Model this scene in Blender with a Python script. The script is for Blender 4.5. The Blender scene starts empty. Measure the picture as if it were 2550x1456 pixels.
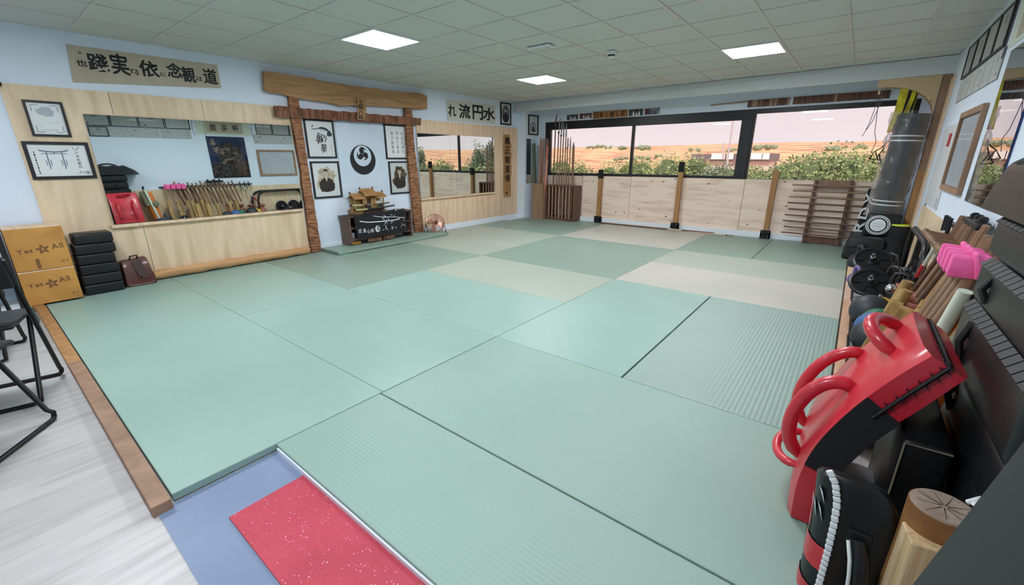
import bpy, bmesh, math, random
from mathutils import Vector, Matrix
random.seed(7)
SC = bpy.context.scene
COL = SC.collection
PI = math.pi
# ------------------------------------------------------------------ camera, world, sun, exposure
CAMP = (1052.7153, 0.6691, 0.3050, -0.0024, -2.1893, -1.8848, 1.2911)
def cam_axes(yaw, pitch, roll):
    cy, sy, cp, sp = math.cos(yaw), math.sin(yaw), math.cos(pitch), math.sin(pitch)
    f = Vector((cy*cp, sy*cp, -sp)); r = Vector((sy, -cy, 0)); u = r.cross(f)
    return r*math.cos(roll)+u*math.sin(roll), -r*math.sin(roll)+u*math.cos(roll), f
CR, CU, CF = cam_axes(*CAMP[1:4])
CC = Vector(CAMP[4:7])
cd = bpy.data.cameras.new('camera'); cam = bpy.data.objects.new('camera', cd); COL.objects.link(cam)
cam.matrix_world = Matrix(((CR.x, CU.x, -CF.x, CC.x), (CR.y, CU.y, -CF.y, CC.y), (CR.z, CU.z, -CF.z, CC.z), (0, 0, 0, 1)))
cd.sensor_width = 36; cd.lens = CAMP[0]/2550*36; cd.clip_start = 0.02; cd.clip_end = 2000
SC.camera = cam
def at(u, v, ax, val):
    """point of a known plane (wall, floor, depth plane) seen at a given spot of the photograph"""
    d = CR*((u-1275)/CAMP[0]) - CU*((v-728)/CAMP[0]) + CF
    k = 'xyz'.index(ax)
    return CC + d*((val-CC[k])/d[k])

LAMP = 52.0
SC.view_settings.view_transform = 'Standard'; SC.view_settings.look = 'None'
SC.view_settings.exposure = 0.0; SC.view_settings.gamma = 1; SC.view_settings.use_curve_mapping = False
try:
    SC.cycles.use_denoising = True; SC.cycles.max_bounces = 10; SC.cycles.diffuse_bounces = 6
    SC.cycles.transparent_max_bounces = 16; SC.cycles.sample_clamp_indirect = 6; SC.cycles.caustics_reflective = False; SC.cycles.caustics_refractive = False
except Exception: pass
W = bpy.data.worlds.new('sky'); SC.world = W; W.use_nodes = True
nt = W.node_tree; nt.nodes.clear()
wo = nt.nodes.new('ShaderNodeOutputWorld'); bg = nt.nodes.new('ShaderNodeBackground'); tc = nt.nodes.new('ShaderNodeTexCoord')
sx = nt.nodes.new('ShaderNodeSeparateXYZ'); rp = nt.nodes.new('ShaderNodeValToRGB'); nz = nt.nodes.new('ShaderNodeTexNoise')
mp = nt.nodes.new('ShaderNodeMapping'); mp.inputs['Scale'].default_value = (1.5, 1.5, 6); ad = nt.nodes.new('ShaderNodeMath'); ad.operation = 'MULTIPLY_ADD'
nz.inputs['Scale'].default_value = 2.5; ad.inputs[1].default_value = 0.22
rp.color_ramp.elements[0].position = 0.05; rp.color_ramp.elements[0].color = (0.98, 0.84, 0.85, 1)
rp.color_ramp.elements[1].position = 0.6; rp.color_ramp.elements[1].color = (0.82, 0.75, 0.79, 1)
e = rp.color_ramp.elements.new(0.22); e.color = (0.90, 0.78, 0.80, 1)
nt.links.new(tc.outputs['Generated'], sx.inputs[0]); nt.links.new(tc.outputs['Generated'], mp.inputs[0]); nt.links.new(mp.outputs[0], nz.inputs['Vector'])
nt.links.new(nz.outputs[0], ad.inputs[0]); nt.links.new(sx.outputs['Z'], ad.inputs[2]); nt.links.new(ad.outputs[0], rp.inputs[0])
nt.links.new(rp.outputs[0], bg.inputs[0]); nt.links.new(bg.outputs[0], wo.inputs[0]); bg.inputs[1].default_value = 1.05
sl = bpy.data.lights.new('sun', 'SUN'); sun = bpy.data.objects.new('sun', sl); COL.objects.link(sun)
sl.energy = 3.4; sl.color = (1, .93, .84); sl.angle = 0.03
sun.rotation_euler = Vector((-0.62, -0.35, 0.70)).to_track_quat('Z', 'Y').to_euler()

# ------------------------------------------------------------------ materials
def lin(c):
    return tuple((x/12.92 if x <= .04045 else ((x+.055)/1.055)**2.4) for x in (v/255 for v in c))
def N(nt, t, **kw):
    n = nt.nodes.new('ShaderNode'+t)
    for k, v in kw.items():
        if k in n.inputs.keys(): n.inputs[k].default_value = v
        else: setattr(n, k, v)
    return n
MATS = {}
def mat(name, c, rough=.6, metal=0, c2=None, scale=4, stretch=(1, 1, 1), lo=.35, hi=.65, bump=0, bscale=None, bstretch=None, spec=.5, detail=3, coat=0, alpha=1, emis=0, knots=0, dist=0, sheen=0):
    """procedural surface: base colour, an optional second colour mixed by stretched noise, optional relief"""
    if name in MATS: return MATS[name]
    m = bpy.data.materials.new(name); m.use_nodes = True; nt = m.node_tree; L = nt.links.new
    b = nt.nodes['Principled BSDF']
    b.inputs['Base Color'].default_value = (*lin(c), 1); b.inputs['Roughness'].default_value = rough; b.inputs['Metallic'].default_value = metal
    b.inputs['Specular IOR Level'].default_value = spec; b.inputs['Coat Weight'].default_value = coat; b.inputs['Coat Roughness'].default_value = .08
    b.inputs['Alpha'].default_value = alpha; b.inputs['Sheen Weight'].default_value = sheen
    m.diffuse_color = (*lin(c), 1)
    if emis: b.inputs['Emission Color'].default_value = (*lin(c), 1); b.inputs['Emission Strength'].default_value = emis
    t = N(nt, 'TexCoord'); oi = N(nt, 'ObjectInfo'); sc = N(nt, 'VectorMath', operation='SCALE'); sc.inputs['Scale'].default_value = 37.0
    cb = N(nt, 'CombineXYZ'); L(oi.outputs['Random'], cb.inputs[0]); L(oi.outputs['Random'], cb.inputs[1]); L(oi.outputs['Random'], cb.inputs[2])
    L(cb.outputs[0], sc.inputs[0]); av = N(nt, 'VectorMath', operation='ADD'); L(t.outputs['Object'], av.inputs[0]); L(sc.outputs[0], av.inputs[1])
    def noise(s, st, det, d=0):
        mpn = N(nt, 'Mapping'); mpn.inputs['Scale'].default_value = st; L(av.outputs[0], mpn.inputs[0])
        n = N(nt, 'TexNoise', Scale=s, Detail=det, Distortion=d); L(mpn.outputs[0], n.inputs['Vector']); return n
    col = None
    if c2 is not None:
        n = noise(scale, stretch, detail, dist); r = N(nt, 'ValToRGB'); r.color_ramp.elements[0].position = lo; r.color_ramp.elements[1].position = hi
        r.color_ramp.elements[0].color = (*lin(c), 1); r.color_ramp.elements[1].color = (*lin(c2), 1)
        L(n.outputs[0], r.inputs[0]); col = r.outputs[0]
    if knots:
        v = N(nt, 'TexVoronoi', Scale=knots); mpn = N(nt, 'Mapping'); mpn.inputs['Scale'].default_value = (1, .55, 1.1); L(av.outputs[0], mpn.inputs[0]); L(mpn.outputs[0], v.inputs['Vector'])
        r = N(nt, 'ValToRGB'); r.color_ramp.elements[0].position = .06; r.color_ramp.elements[1].position = .12
        r.color_ramp.elements[0].color = (1, 1, 1, 1); r.color_ramp.elements[1].color = (0, 0, 0, 1); L(v.outputs['Distance'], r.inputs[0])
        mx = N(nt, 'Mix', data_type='RGBA'); L(r.outputs[0], mx.inputs[0]); 
        if col: L(col, mx.inputs[6])
        else: mx.inputs[6].default_value = (*lin(c), 1)
        mx.inputs[7].default_value = (*lin((110, 78, 52)), 1); col = mx.outputs[2]
    if col: L(col, b.inputs['Base Color'])
    if bump:
        n = noise(bscale or scale, bstretch or stretch, 4); bp = N(nt, 'Bump', Strength=bump, Distance=.01); L(n.outputs[0], bp.inputs['Height']); L(bp.outputs[0], b.inputs['Normal'])
    MATS[name] = m; return m
def tatami(name, c, c2, axis, ribs):
    c = tuple(v*.935 for v in c); c2 = tuple(v*.935 for v in c2)
    m = mat(name, c, rough=.42, c2=c2, scale=1.6, lo=.3, hi=.7, spec=.45)
    nt = m.node_tree; L = nt.links.new; b = nt.nodes['Principled BSDF']; t = N(nt, 'TexCoord')
    w = N(nt, 'TexWave', Scale=(13.0 if axis == 'Y' else 17.0) if ribs else 40, Distortion=0.0); w.bands_direction = axis; w.inputs['Detail'].default_value = 1
    w2 = N(nt, 'TexWave', Scale=90, Distortion=0); w2.bands_direction = 'Y' if axis == 'X' else 'X'
    L(t.outputs['Object'], w.inputs['Vector']); L(t.outputs['Object'], w2.inputs['Vector'])
    n = N(nt, 'TexNoise', Scale=260); L(t.outputs['Object'], n.inputs['Vector'])
    a = N(nt, 'Math', operation='MULTIPLY_ADD'); a.inputs[1].default_value = .25; L(w2.outputs['Fac'], a.inputs[0]); L(w.outputs['Fac'], a.inputs[2])
    a2 = N(nt, 'Math', operation='MULTIPLY_ADD'); a2.inputs[1].default_value = .3; L(n.outputs[0], a2.inputs[0]); L(a.outputs[0], a2.inputs[2])
    bp = N(nt, 'Bump', Strength=(.42 if axis == 'Y' else .3) if ribs else .10, Distance=.003); L(a2.outputs[0], bp.inputs['Height']); L(bp.outputs[0], b.inputs['Normal'])
    return m
def glassmat(name, tint, refl=.5, ior=1.5):
    m = bpy.data.materials.new(name); m.use_nodes = True; nt = m.node_tree; nt.nodes.clear(); L = nt.links.new
    o = N(nt, 'OutputMaterial'); tr = N(nt, 'BsdfTransparent'); gl = N(nt, 'BsdfGlossy'); gl.inputs['Roughness'].default_value = 0.0
    fr = N(nt, 'Fresnel', IOR=ior); mu = N(nt, 'Math', operation='MULTIPLY'); mu.inputs[1].default_value = refl*2
    tr.inputs[0].default_value = (*lin(tint), 1); mx = N(nt, 'MixShader'); L(fr.outputs[0], mu.inputs[0]); L(mu.outputs[0], mx.inputs[0]); L(tr.outputs[0], mx.inputs[1]); L(gl.outputs[0], mx.inputs[2]); L(mx.outputs[0], o.inputs[0])
    return m

M_white = mat('wall_paint', (222, 232, 246), .75, c2=(218, 229, 244), scale=3, bump=.05, bscale=60)
M_white2 = mat('beam_paint', (205, 210, 212), .7)
M_base = mat('baseboard_paint', (232, 238, 246), .4)
M_tile = mat('ceiling_tile_face', (206, 206, 202), .9, bump=.15, bscale=180)
M_rail = mat('ceiling_rail_metal', (204, 202, 198), .45)
M_floor = mat('laminate', (188, 185, 183), .38, c2=(164, 159, 158), scale=1.0, stretch=(2.2, 26, 1), lo=.40, hi=.72, detail=5, dist=.4)
M_blue = mat('blue_vinyl', (124, 139, 166), .5, c2=(114, 129, 157), scale=3)
M_ply = mat('birch_plywood', (230, 207, 176), .55, c2=(206, 180, 146), scale=1.1, stretch=(7, 1, 1.1), lo=.38, hi=.72, detail=5, dist=1.2)
M_ply2 = mat('pale_plywood', (232, 204, 174), .55, c2=(212, 178, 146), scale=1.4, stretch=(14, 1, .8), lo=.42, hi=.7, detail=4, dist=.5)
M_pine = mat('knotty_pine_ply', (240, 218, 200), .6, c2=(204, 174, 150), scale=1.0, stretch=(1, 1.1, 9), lo=.45, hi=.80, detail=6, dist=1.3, knots=8)
M_beam = mat('live_edge_wood', (174, 134, 92), .6, c2=(146, 106, 68), scale=1.4, stretch=(1, 1, 8), detail=5, dist=1.5, bump=.2)
M_bark = mat('reddish_hewn_wood', (140, 92, 66), .8, c2=(88, 52, 36), scale=2.0, stretch=(14, 1, 2), lo=.42, hi=.6, detail=5, dist=1.2, bump=.6)
M_barkv = mat('rough_hewn_post', (162, 114, 78), .8, c2=(92, 54, 36), scale=2.2, stretch=(3, 3, 26), lo=.45, hi=.6, detail=5, dist=1.4, bump=.8)
M_log = mat('half_round_log', (206, 160, 112), .6, c2=(160, 112, 70), scale=1.5, stretch=(1, 6, 9), lo=.35, hi=.75, detail=5, dist=1, bump=.3)
M_black = mat('black_frame', (24, 23, 26), .4)
M_blackm = mat('black_metal', (22, 22, 25), .35, metal=.4)
M_paper = mat('paper', (226, 229, 230), .8)
M_paperb = mat('bluish_paper', (208, 220, 230), .7)
M_ink = mat('ink', (22, 24, 30), .7)
M_inkg = mat('grey_ink', (128, 138, 150), .8)
M_tan = mat('tan_cloth', (186, 175, 156), .8, c2=(178, 166, 147), scale=8)
M_cream = mat('cream_cloth', (204, 202, 192), .8)
M_banner = mat('white_cloth', (203, 216, 230), .8, c2=(196, 210, 226), scale=3)
M_oak = mat('oiled_timber', (176, 132, 84), .55, c2=(150, 106, 62), scale=2, stretch=(10, 10, .8), detail=4, dist=.6)
M_oak2 = mat('brown_timber', (156, 124, 100), .6, c2=(134, 102, 80), scale=2, stretch=(6, 6, 1.5), detail=5, dist=.4, bump=.15)
M_dark = mat('walnut_board', (112, 84, 70), .5, c2=(88, 62, 52), scale=1.5, stretch=(1, 12, 12), detail=4)
M_rack = mat('brown_rack_wood', (118, 84, 66), .55, c2=(92, 60, 46), scale=2, stretch=(12, 12, 1))
M_redm = mat('red_leather', (206, 44, 60), .34, c2=(190, 36, 52), scale=6, coat=.25, bump=.4, bscale=14)
M_blk = mat('black_leather', (17, 18, 20), .42, c2=(12, 13, 15), scale=5, spec=.4, coat=.1, bump=.3, bscale=9)
M_blk2 = mat('black_vinyl', (25, 27, 29), .45, spec=.4, c2=(19, 21, 23), scale=4, bump=.2, bscale=7)
M_cloth = mat('black_fabric', (20, 21, 25), .85)
M_white3 = mat('white_lacing', (225, 230, 232), .5)
M_chrome = mat('chrome', (210, 214, 220), .18, metal=1)
M_steel = mat('dull_steel', (148, 148, 150), .45, metal=.5)
M_mirror = mat('mirror_silver', (222, 232, 230), .0, metal=1)
M_led = mat('led_diffuser', (244, 249, 255), .5, emis=LAMP)
M_plastic = mat('white_plastic', (226, 230, 230), .4)
M_edge = mat('mat_side', (88, 118, 105), .6)
M_under = mat('mat_foam_under', (196, 196, 188), .8)
M_glass = glassmat('window_glass', (250, 250, 252), .55)
M_glassp = glassmat('picture_glass', (255, 255, 255), .22)

# ------------------------------------------------------------------ mesh collector
class MB:
    def __init__(s): s.v = []; s.f = []
    def add(s, vs, fs):
        o = len(s.v); s.v += [tuple(v) for v in vs]; s.f += [tuple(i+o for i in f) for f in fs]; return s
    def box(s, a, b):
        x0, y0, z0 = (min(p, q) for p, q in zip(a, b)); x1, y1, z1 = (max(p, q) for p, q in zip(a, b))
        return s.hexa([(x0, y0, z0), (x1, y0, z0), (x1, y1, z0), (x0, y1, z0), (x0, y0, z1), (x1, y0, z1), (x1, y1, z1), (x0, y1, z1)])
    def hexa(s, p):
        return s.add(p, [(0, 3, 2, 1), (4, 5, 6, 7), (0, 1, 5, 4), (1, 2, 6, 5), (2, 3, 7, 6), (3, 0, 4, 7)])
    def obox(s, c, u, v, w):
        c, u, v, w = Vector(c), Vector(u), Vector(v), Vector(w)
        return s.hexa([c+u*i+v*j+w*k for k in (-1, 1) for i, j in ((-1, -1), (1, -1), (1, 1), (-1, 1))])
    def bar(s, p, q, wd, ht, up=(0, 0, 1)):
        p, q = Vector(p), Vector(q); d = (q-p); a = d.normalized(); up = Vector(up)
        if abs(a.dot(up)) > .98: up = Vector((1, 0, 0))
        r = a.cross(up).normalized(); u = r.cross(a)
        return s.obox((p+q)/2, d/2, r*wd/2, u*ht/2)
    def slab(s, pts, off):
        n = len(pts); off = Vector(off); a = [Vector(p) for p in pts]; b = [p+off for p in a]
        return s.add(a+b, [tuple(range(n))[::-1], tuple(range(n, 2*n))]+[(i, (i+1) % n, (i+1) % n+n, i+n) for i in range(n)])
    def tube(s, pts, r, n=10, caps=True, closed=False):
        P = [Vector(p) for p in pts]; R = r if isinstance(r, (list, tuple)) else [r]*len(P)
        vs = []; fs = []; prev = None
        for i, p in enumerate(P):
            if closed: d = P[(i+1) % len(P)]-P[i-1]
            else: d = (P[min(i+1, len(P)-1)]-P[max(i-1, 0)])
            d.normalize()
            if prev is None:
                up = Vector((0, 0, 1)) if abs(d.z) < .95 else Vector((1, 0, 0)); prev = d.cross(up).normalized()
            a = (prev-d*prev.dot(d)).normalized(); b = d.cross(a); prev = a
            for k in range(n):
                t = 2*PI*k/n; vs.append(p+(a*math.cos(t)+b*math.sin(t))*R[i])
        m = len(P)
        for i in range(m if closed else m-1):
            for k in range(n): fs.append((i*n+k, i*n+(k+1) % n, ((i+1) % m)*n+(k+1) % n, ((i+1) % m)*n+k))
        if caps and not closed: fs += [tuple(range(n))[::-1], tuple((m-1)*n+k for k in range(n))]
        return s.add(vs, fs)
    def lathe(s, prof, c, ax=(0, 0, 1), n=20):
        c = Vector(c); ax = Vector(ax).normalized(); t = Vector((1, 0, 0)) if abs(ax.x) < .9 else Vector((0, 1, 0)); a = ax.cross(t).normalized(); b = ax.cross(a)
        vs = []; fs = []
        for r, h in prof:
            for k in range(n): vs.append(c+ax*h+(a*math.cos(2*PI*k/n)+b*math.sin(2*PI*k/n))*r)
        for i in range(len(prof)-1):
            for k in range(n): fs.append((i*n+k, i*n+(k+1) % n, (i+1)*n+(k+1) % n, (i+1)*n+k))
        fs += [tuple(range(n))[::-1], tuple((len(prof)-1)*n+k for k in range(n))]
        return s.add(vs, fs)
    def ball(s, c, r, sc=(1, 1, 1), n=16, jit=0):
        c = Vector(c); pr = []
        vs = [c+Vector((0, 0, r*sc[2]))]; m = n//2
        for i in range(1, m):
            for k in range(n):
                t = PI*i/m; p = 2*PI*k/n; q = 1+random.uniform(-jit, jit)
                vs.append(c+Vector((math.sin(t)*math.cos(p)*sc[0], math.sin(t)*math.sin(p)*sc[1], math.cos(t)*sc[2]))*r*q)
        vs.append(c-Vector((0, 0, r*sc[2]))); fs = []
        for k in range(n): fs.append((0, 1+k, 1+(k+1) % n)); fs.append((len(vs)-1, len(vs)-1-n+(k+1) % n, len(vs)-1-n+k))
        for i in range(m-2):
            for k in range(n): fs.append((1+i*n+k, 1+(i+1)*n+k, 1+(i+1)*n+(k+1) % n, 1+i*n+(k+1) % n))
        return s.add(vs, fs)
ORG = {}
def tag(o, label=None, cat=None, group=None, kind=None):
    if label: o['label'] = label
    if cat: o['category'] = cat
    if group: o['group'] = group
    if kind: o['kind'] = kind
    return o
def thing(name, label, cat, loc, group=None, kind=None):
    o = bpy.data.objects.new(name, None); COL.objects.link(o); o.location = loc; o.empty_display_size = .05
    ORG[o.name] = Vector(loc); return tag(o, label, cat, group, kind)
def put(name, mb, m, parent=None, label=None, cat=None, group=None, kind=None, bevel=0, smooth=False, sub=0, seg=2, weld=False):
    vs = mb.v; me = bpy.data.meshes.new(name)
    if parent is not None: o0 = ORG[parent.name]
    else:
        xs, ys, zs = zip(*vs); o0 = Vector(((min(xs)+max(xs))/2, (min(ys)+max(ys))/2, min(zs)))
    me.from_pydata([(x-o0.x, y-o0.y, z-o0.z) for x, y, z in vs], [], mb.f); me.validate()
    bm = bmesh.new(); bm.from_mesh(me)
    if weld: bmesh.ops.remove_doubles(bm, verts=bm.verts, dist=1e-4)
    bmesh.ops.recalc_face_normals(bm, faces=bm.faces)
    if bevel: bmesh.ops.bevel(bm, geom=list(bm.edges), offset=bevel, segments=seg, affect='EDGES', profile=.5, clamp_overlap=True)
    if sub: bmesh.ops.subdivide_edges(bm, edges=list(bm.edges), cuts=sub, use_grid_fill=True)
    if smooth:
        for f in bm.faces: f.smooth = True
        for e in bm.edges:
            if len(e.link_faces) == 2 and e.calc_face_angle(0) > .7: e.smooth = False
    bm.to_mesh(me); bm.free()
    me.materials.append(m)
    o = bpy.data.objects.new(name, me); COL.objects.link(o)
    if parent is not None: o.parent = parent; ORG[o.name] = o0
    else: o.location = o0; ORG[o.name] = o0
    return tag(o, label, cat, group, kind)
def struct(name, mb, m, **k): return put(name, mb, m, kind='structure', **k)
KIDS = {}
def dup(root, loc, label=None, group=None, rz=None):
    r = root.copy(); COL.objects.link(r); r.location = loc
    if rz is not None: r.rotation_euler = (0, 0, rz)
    if label: r['label'] = label
    if group: r['group'] = group
    def kids(a, b):
        for ch in [o for o in a.children]:
            c = ch.copy(); COL.objects.link(c); c.parent = b; kids(ch, c)
    kids(root, r); ORG[r.name] = Vector(loc); return r

# flat drawings on a plane: origin O, axes U, V (unit), normal Nn
class Flat:
    def __init__(s, O, U, V, Nn, d=.0): s.O, s.U, s.V, s.N = Vector(O), Vector(U), Vector(V), Vector(Nn); s.d = d; s.mb = MB(); s.k = 0
    def P(s, u, v, e=0): return s.O+s.U*u+s.V*v+s.N*(s.d+e)
    def poly(s, pts):
        s.k += 1; e = (s.k % 7)*1.5e-5
        s.mb.add([s.P(u, v, e) for u, v in pts], [tuple(range(len(pts)))]); return s
    def rect(s, a, b, c, d): return s.poly([(a, b), (c, b), (c, d), (a, d)])
    def stroke(s, pts, w):
        wl = w if isinstance(w, (list, tuple)) else [w]*len(pts)
        L = []; R = []
        for i, p in enumerate(pts):
            q = pts[min(i+1, len(pts)-1)]; o = pts[max(i-1, 0)]; dx, dy = q[0]-o[0], q[1]-o[1]; l = math.hypot(dx, dy) or 1
            nx, ny = -dy/l*wl[i]/2, dx/l*wl[i]/2; L.append((p[0]+nx, p[1]+ny)); R.append((p[0]-nx, p[1]-ny))
        s.k += 1; e = (s.k % 7)*1.5e-5
        for i in range(len(pts)-1):
            s.mb.add([s.P(*L[i], e), s.P(*L[i+1], e), s.P(*R[i+1], e), s.P(*R[i], e)], [(0, 1, 2, 3)])
        return s
    def disc(s, u, v, r, n=28, ry=None):
        return s.poly([(u+r*math.cos(2*PI*k/n), v+(ry or r)*math.sin(2*PI*k/n)) for k in range(n)])
    def blob(s, u, v, r, ry=None, j=.25, n=40):
        ph = [random.uniform(0, 6) for _ in range(5)]
        pts = []
        for k in range(n):
            t = 2*PI*k/n; q = 1+j*(.4*math.sin(3*t+ph[0])+.3*math.sin(7*t+ph[1])+.3*math.sin(13*t+ph[2])+random.uniform(-.3, .3))
            pts.append((u+r*q*math.cos(t), v+(ry or r)*q*math.sin(t)))
        return s.poly(pts)
    def glyph(s, ch, u, v, w, h, rot=0, bold=.0):
        vs, fs = glyph(ch, bold); ca, sa = math.cos(rot), math.sin(rot); s.k += 1; e = (s.k % 7)*1.5e-5; P = []
        for x, y in vs:
            a, b = (x-.5)*w, (y-.5)*h; P.append(s.P(u+a*ca-b*sa, v+a*sa+b*ca, e))
        s.mb.add(P, fs); return s
    def text(s, st, u, v, h, bold=0, rot=0, adv=None):
        x = 0; ca, sa = math.cos(rot), math.sin(rot)
        for ch in st:
            if ch == ' ': x += h*.4; continue
            w = h*glyph_ratio(ch); hh = h*(1 if not ch in 'acemnorsuvwxz' else .72)
            w *= hh/h
            cx, cy = x+w/2, hh/2; s.glyph(ch, u+cx*ca-cy*sa, v+cx*sa+cy*ca, w, hh, rot, bold); x += w+h*.12
        return s
    def lines(s, u0, v0, u1, v1, n, vert=False, w=.003, dens=.75):
        for i in range(n):
            if vert:
                x = u0+(u1-u0)*(i+.5)/n; y = v1
                while y > v0:
                    l = random.uniform(.3, 1)*w*3
                    if random.random() < dens: s.rect(x-w/2, max(y-l, v0), x+w/2, y)
                    y -= l+w
            else:
                y = v0+(v1-v0)*(i+.5)/n; x = u0
                while x < u1:
                    l = random.uniform(1, 4)*w*3
                    if random.random() < dens: s.rect(x, y-w/2, min(x+l, u1), y+w/2)
                    x += l+w
        return s
    def put(s, name, m, parent, **k): return put(name, s.mb, m, parent, **k)
_G = {}; _GR = {}
def glyph(ch, bold=0):
    k = (ch, bold)
    if k not in _G:
        c = bpy.data.curves.new('lettering', 'FONT'); c.body = ch; c.resolution_u = 3; c.offset = bold
        o = bpy.data.objects.new('lettering', c); COL.objects.link(o)
        dg = bpy.context.evaluated_depsgraph_get(); dg.update(); me = bpy.data.meshes.new_from_object(o.evaluated_get(dg))
        xs = [v.co.x for v in me.vertices] or [0, 1]; ys = [v.co.y for v in me.vertices] or [0, 1]
        x0, x1, y0, y1 = min(xs), max(xs), min(ys), max(ys); _GR[ch] = (x1-x0)/max(y1-y0, .01)
        _G[k] = ([((v.co.x-x0)/max(x1-x0, .01), (v.co.y-y0)/max(y1-y0, .01)) for v in me.vertices], [tuple(p.vertices) for p in me.polygons])
        COL.objects.unlink(o); bpy.data.objects.remove(o); bpy.data.curves.remove(c); bpy.data.meshes.remove(me)
    return _G[k]
def glyph_ratio(ch):
    glyph(ch); return _GR[ch]
AX = {'left': (Vector((1, 0, 0)), Vector((0, 0, 1)), Vector((0, -1, 0))), 'far': (Vector((0, -1, 0)), Vector((0, 0, 1)), Vector((-1, 0, 0))), 'right': (Vector((-1, 0, 0)), Vector((0, 0, 1)), Vector((0, 1, 0)))}
def frame(name, label, cat, O, side, w, h, fw=.025, dep=.02, fm=None, pm=None, group=None, glass=True, mat_w=0):
    """framed picture: O = lower left corner on the wall face; returns (root, Flat for the artwork)"""
    U, V, Nn = AX[side]; O = Vector(O); t = thing(name, label, cat, O, group)
    f = MB()
    def bx(a, b, c, d, e0, e1):
        f.hexa([O+U*x+V*y+Nn*e for e in (e0, e1) for x, y in ((a, b), (c, b), (c, d), (a, d))])
    if fw:
        bx(0, 0, w, fw, 0.001, dep); bx(0, h-fw, w, h, 0.001, dep); bx(0, fw, fw, h-fw, 0.001, dep); bx(w-fw, fw, w, h-fw, 0.001, dep)
        put('frame', f, fm or M_black, t)
    p = MB(); g = .004 if fw else .001
    p.hexa([O+U*x+V*y+Nn*e for e in (g, g+.004) for x, y in ((fw*.9, fw*.9), (w-fw*.9, fw*.9), (w-fw*.9, h-fw*.9), (fw*.9, h-fw*.9))])
    put('paper', p, pm or M_paper, t)
    if glass and fw:
        gq = MB(); gq.add([O+U*x+V*y+Nn*(dep*.75) for x, y in ((fw*.9, fw*.9), (w-fw*.9, fw*.9), (w-fw*.9, h-fw*.9), (fw*.9, h-fw*.9))], [(0, 1, 2, 3)]); put('glass', gq, M_glassp, t)
    return t, (lambda e=.0: Flat(O, U, V, Nn, g+.0048+e))
# ------------------------------------------------------------------ room shell
YL, YR, XF, ZC, XB = 4.0, -2.53, 5.92, 2.401, -4.9
struct('floor', MB().box((XB, YR-.1, -.1), (XF+.1, YL+.1, 0)), M_floor)
struct('wall_left', MB().box((XB, YL, 0), (XF+.25, YL+.15, 2.75)), M_white)
struct('wall_right', MB().box((XB, YR-.15, 0), (XF+.25, YR, 2.75)), M_white)
struct('wall_back', MB().box((XB-.15, YR-.15, 0), (XB, YL+.15, 2.75)), M_white)
wf = MB().box((XF, -2.53, 0), (6.17, YL, .955)).box((XF, -2.53, 2.045), (6.17, YL, 2.75)).box((XF, 3.60, .955), (6.17, YL, 2.045)).box((XF, -2.53, .955), (6.17, -2.36, 2.045))
struct('wall_far', wf, M_white)
# pillar in the far left corner, window beam with its soffit
pa = at(1306, 400, 'x', 5.44)
struct('trim_1', MB().box((5.44, pa.y, 0), (XF, YL, 2.40)), M_white, bevel=.004)
bz = 2.215
struct('trim_2', MB().hexa([(5.27, YL, bz), (5.12, YR, bz), (XF, YR, bz+.09), (XF, YL, bz+.09), (5.30, YL, ZC), (5.10, YR, ZC), (XF, YR, ZC), (XF, YL, ZC)]), M_white2)
struct('baseboard_left', MB().box((2.72, YL-.014, .0), (5.44, YL, .135)).box((.56, YL-.014, 0), (2.5, YL, .135)), M_base, bevel=.003)
struct('baseboard_far', MB().box((XF-.075, -2.4, .0), (XF, pa.y, .125)), M_base, bevel=.003)
struct('baseboard_pillar', MB().box((5.426, pa.y-.014, 0), (XF, pa.y, .10)).box((5.426, pa.y-.014, 0), (5.44, YL, .10)), M_base, bevel=.003)
struct('roof_slab', MB().box((XB-.3, YR-.3, 2.75), (7.1, YL+.3, 3.0)), M_white)
# suspended ceiling
T = .553; CX, CY = 1.5063, .0699
ceil = thing('ceiling', None, None, (0, 0, ZC), kind='structure')
tm = MB().box((-T/2+.008, -T/2+.008, 0), (T/2-.008, T/2-.008, .012)); bx0 = ceil
t0 = put('ceiling_tile', MB().add([(x, y, z+ZC) for x, y, z in tm.v], tm.f), M_tile, ceil, bevel=.003, seg=1)
lampc = {(i, j) for i in (-7, -2, 3) for j in (-2, 3)}
firstt = True
for i in range(-12, 7):
    for j in range(-5, 8):
        if (i, j) in lampc: continue
        x0, x1 = CX+i*T, CX+(i+1)*T; y0, y1 = CY+j*T, CY+(j+1)*T
        cx0, cx1, cy0, cy1 = max(x0, XB), min(x1, 5.25), max(y0, YR), min(y1, YL)
        if cx1-cx0 < .05 or cy1-cy0 < .05: continue
        o = t0 if firstt else t0.copy()
        if not firstt: COL.objects.link(o); o.parent = ceil
        firstt = False
        o.location = ((cx0+cx1)/2, (cy0+cy1)/2, .006); o.scale = ((cx1-cx0)/T, (cy1-cy0)/T, 1)
for i in range(-11, 8):
    x = CX+i*T
    if x < 5.2: put('ceiling_rail', MB().box((x-.011, YR, ZC-.001), (x+.011, YL, ZC+.018)), M_rail, ceil)
for j in range(-4, 8):
    y = CY+j*T
    put('ceiling_rail', MB().box((XB, y-.011, ZC-.0015), (5.25, y+.011, ZC+.0175)), M_rail, ceil)
LL = {(-7, -2): 'square led ceiling panel behind the viewer on the right', (-7, 3): 'square led ceiling panel behind the viewer on the left',
      (-2, -2): 'square led ceiling panel overhead, above the ribbed mats', (-2, 3): 'largest glowing square panel, over the left wall mirror',
      (3, -2): 'glowing square panel in front of the right window', (3, 3): 'glowing square panel farthest away, near the portrait corner'}
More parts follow.
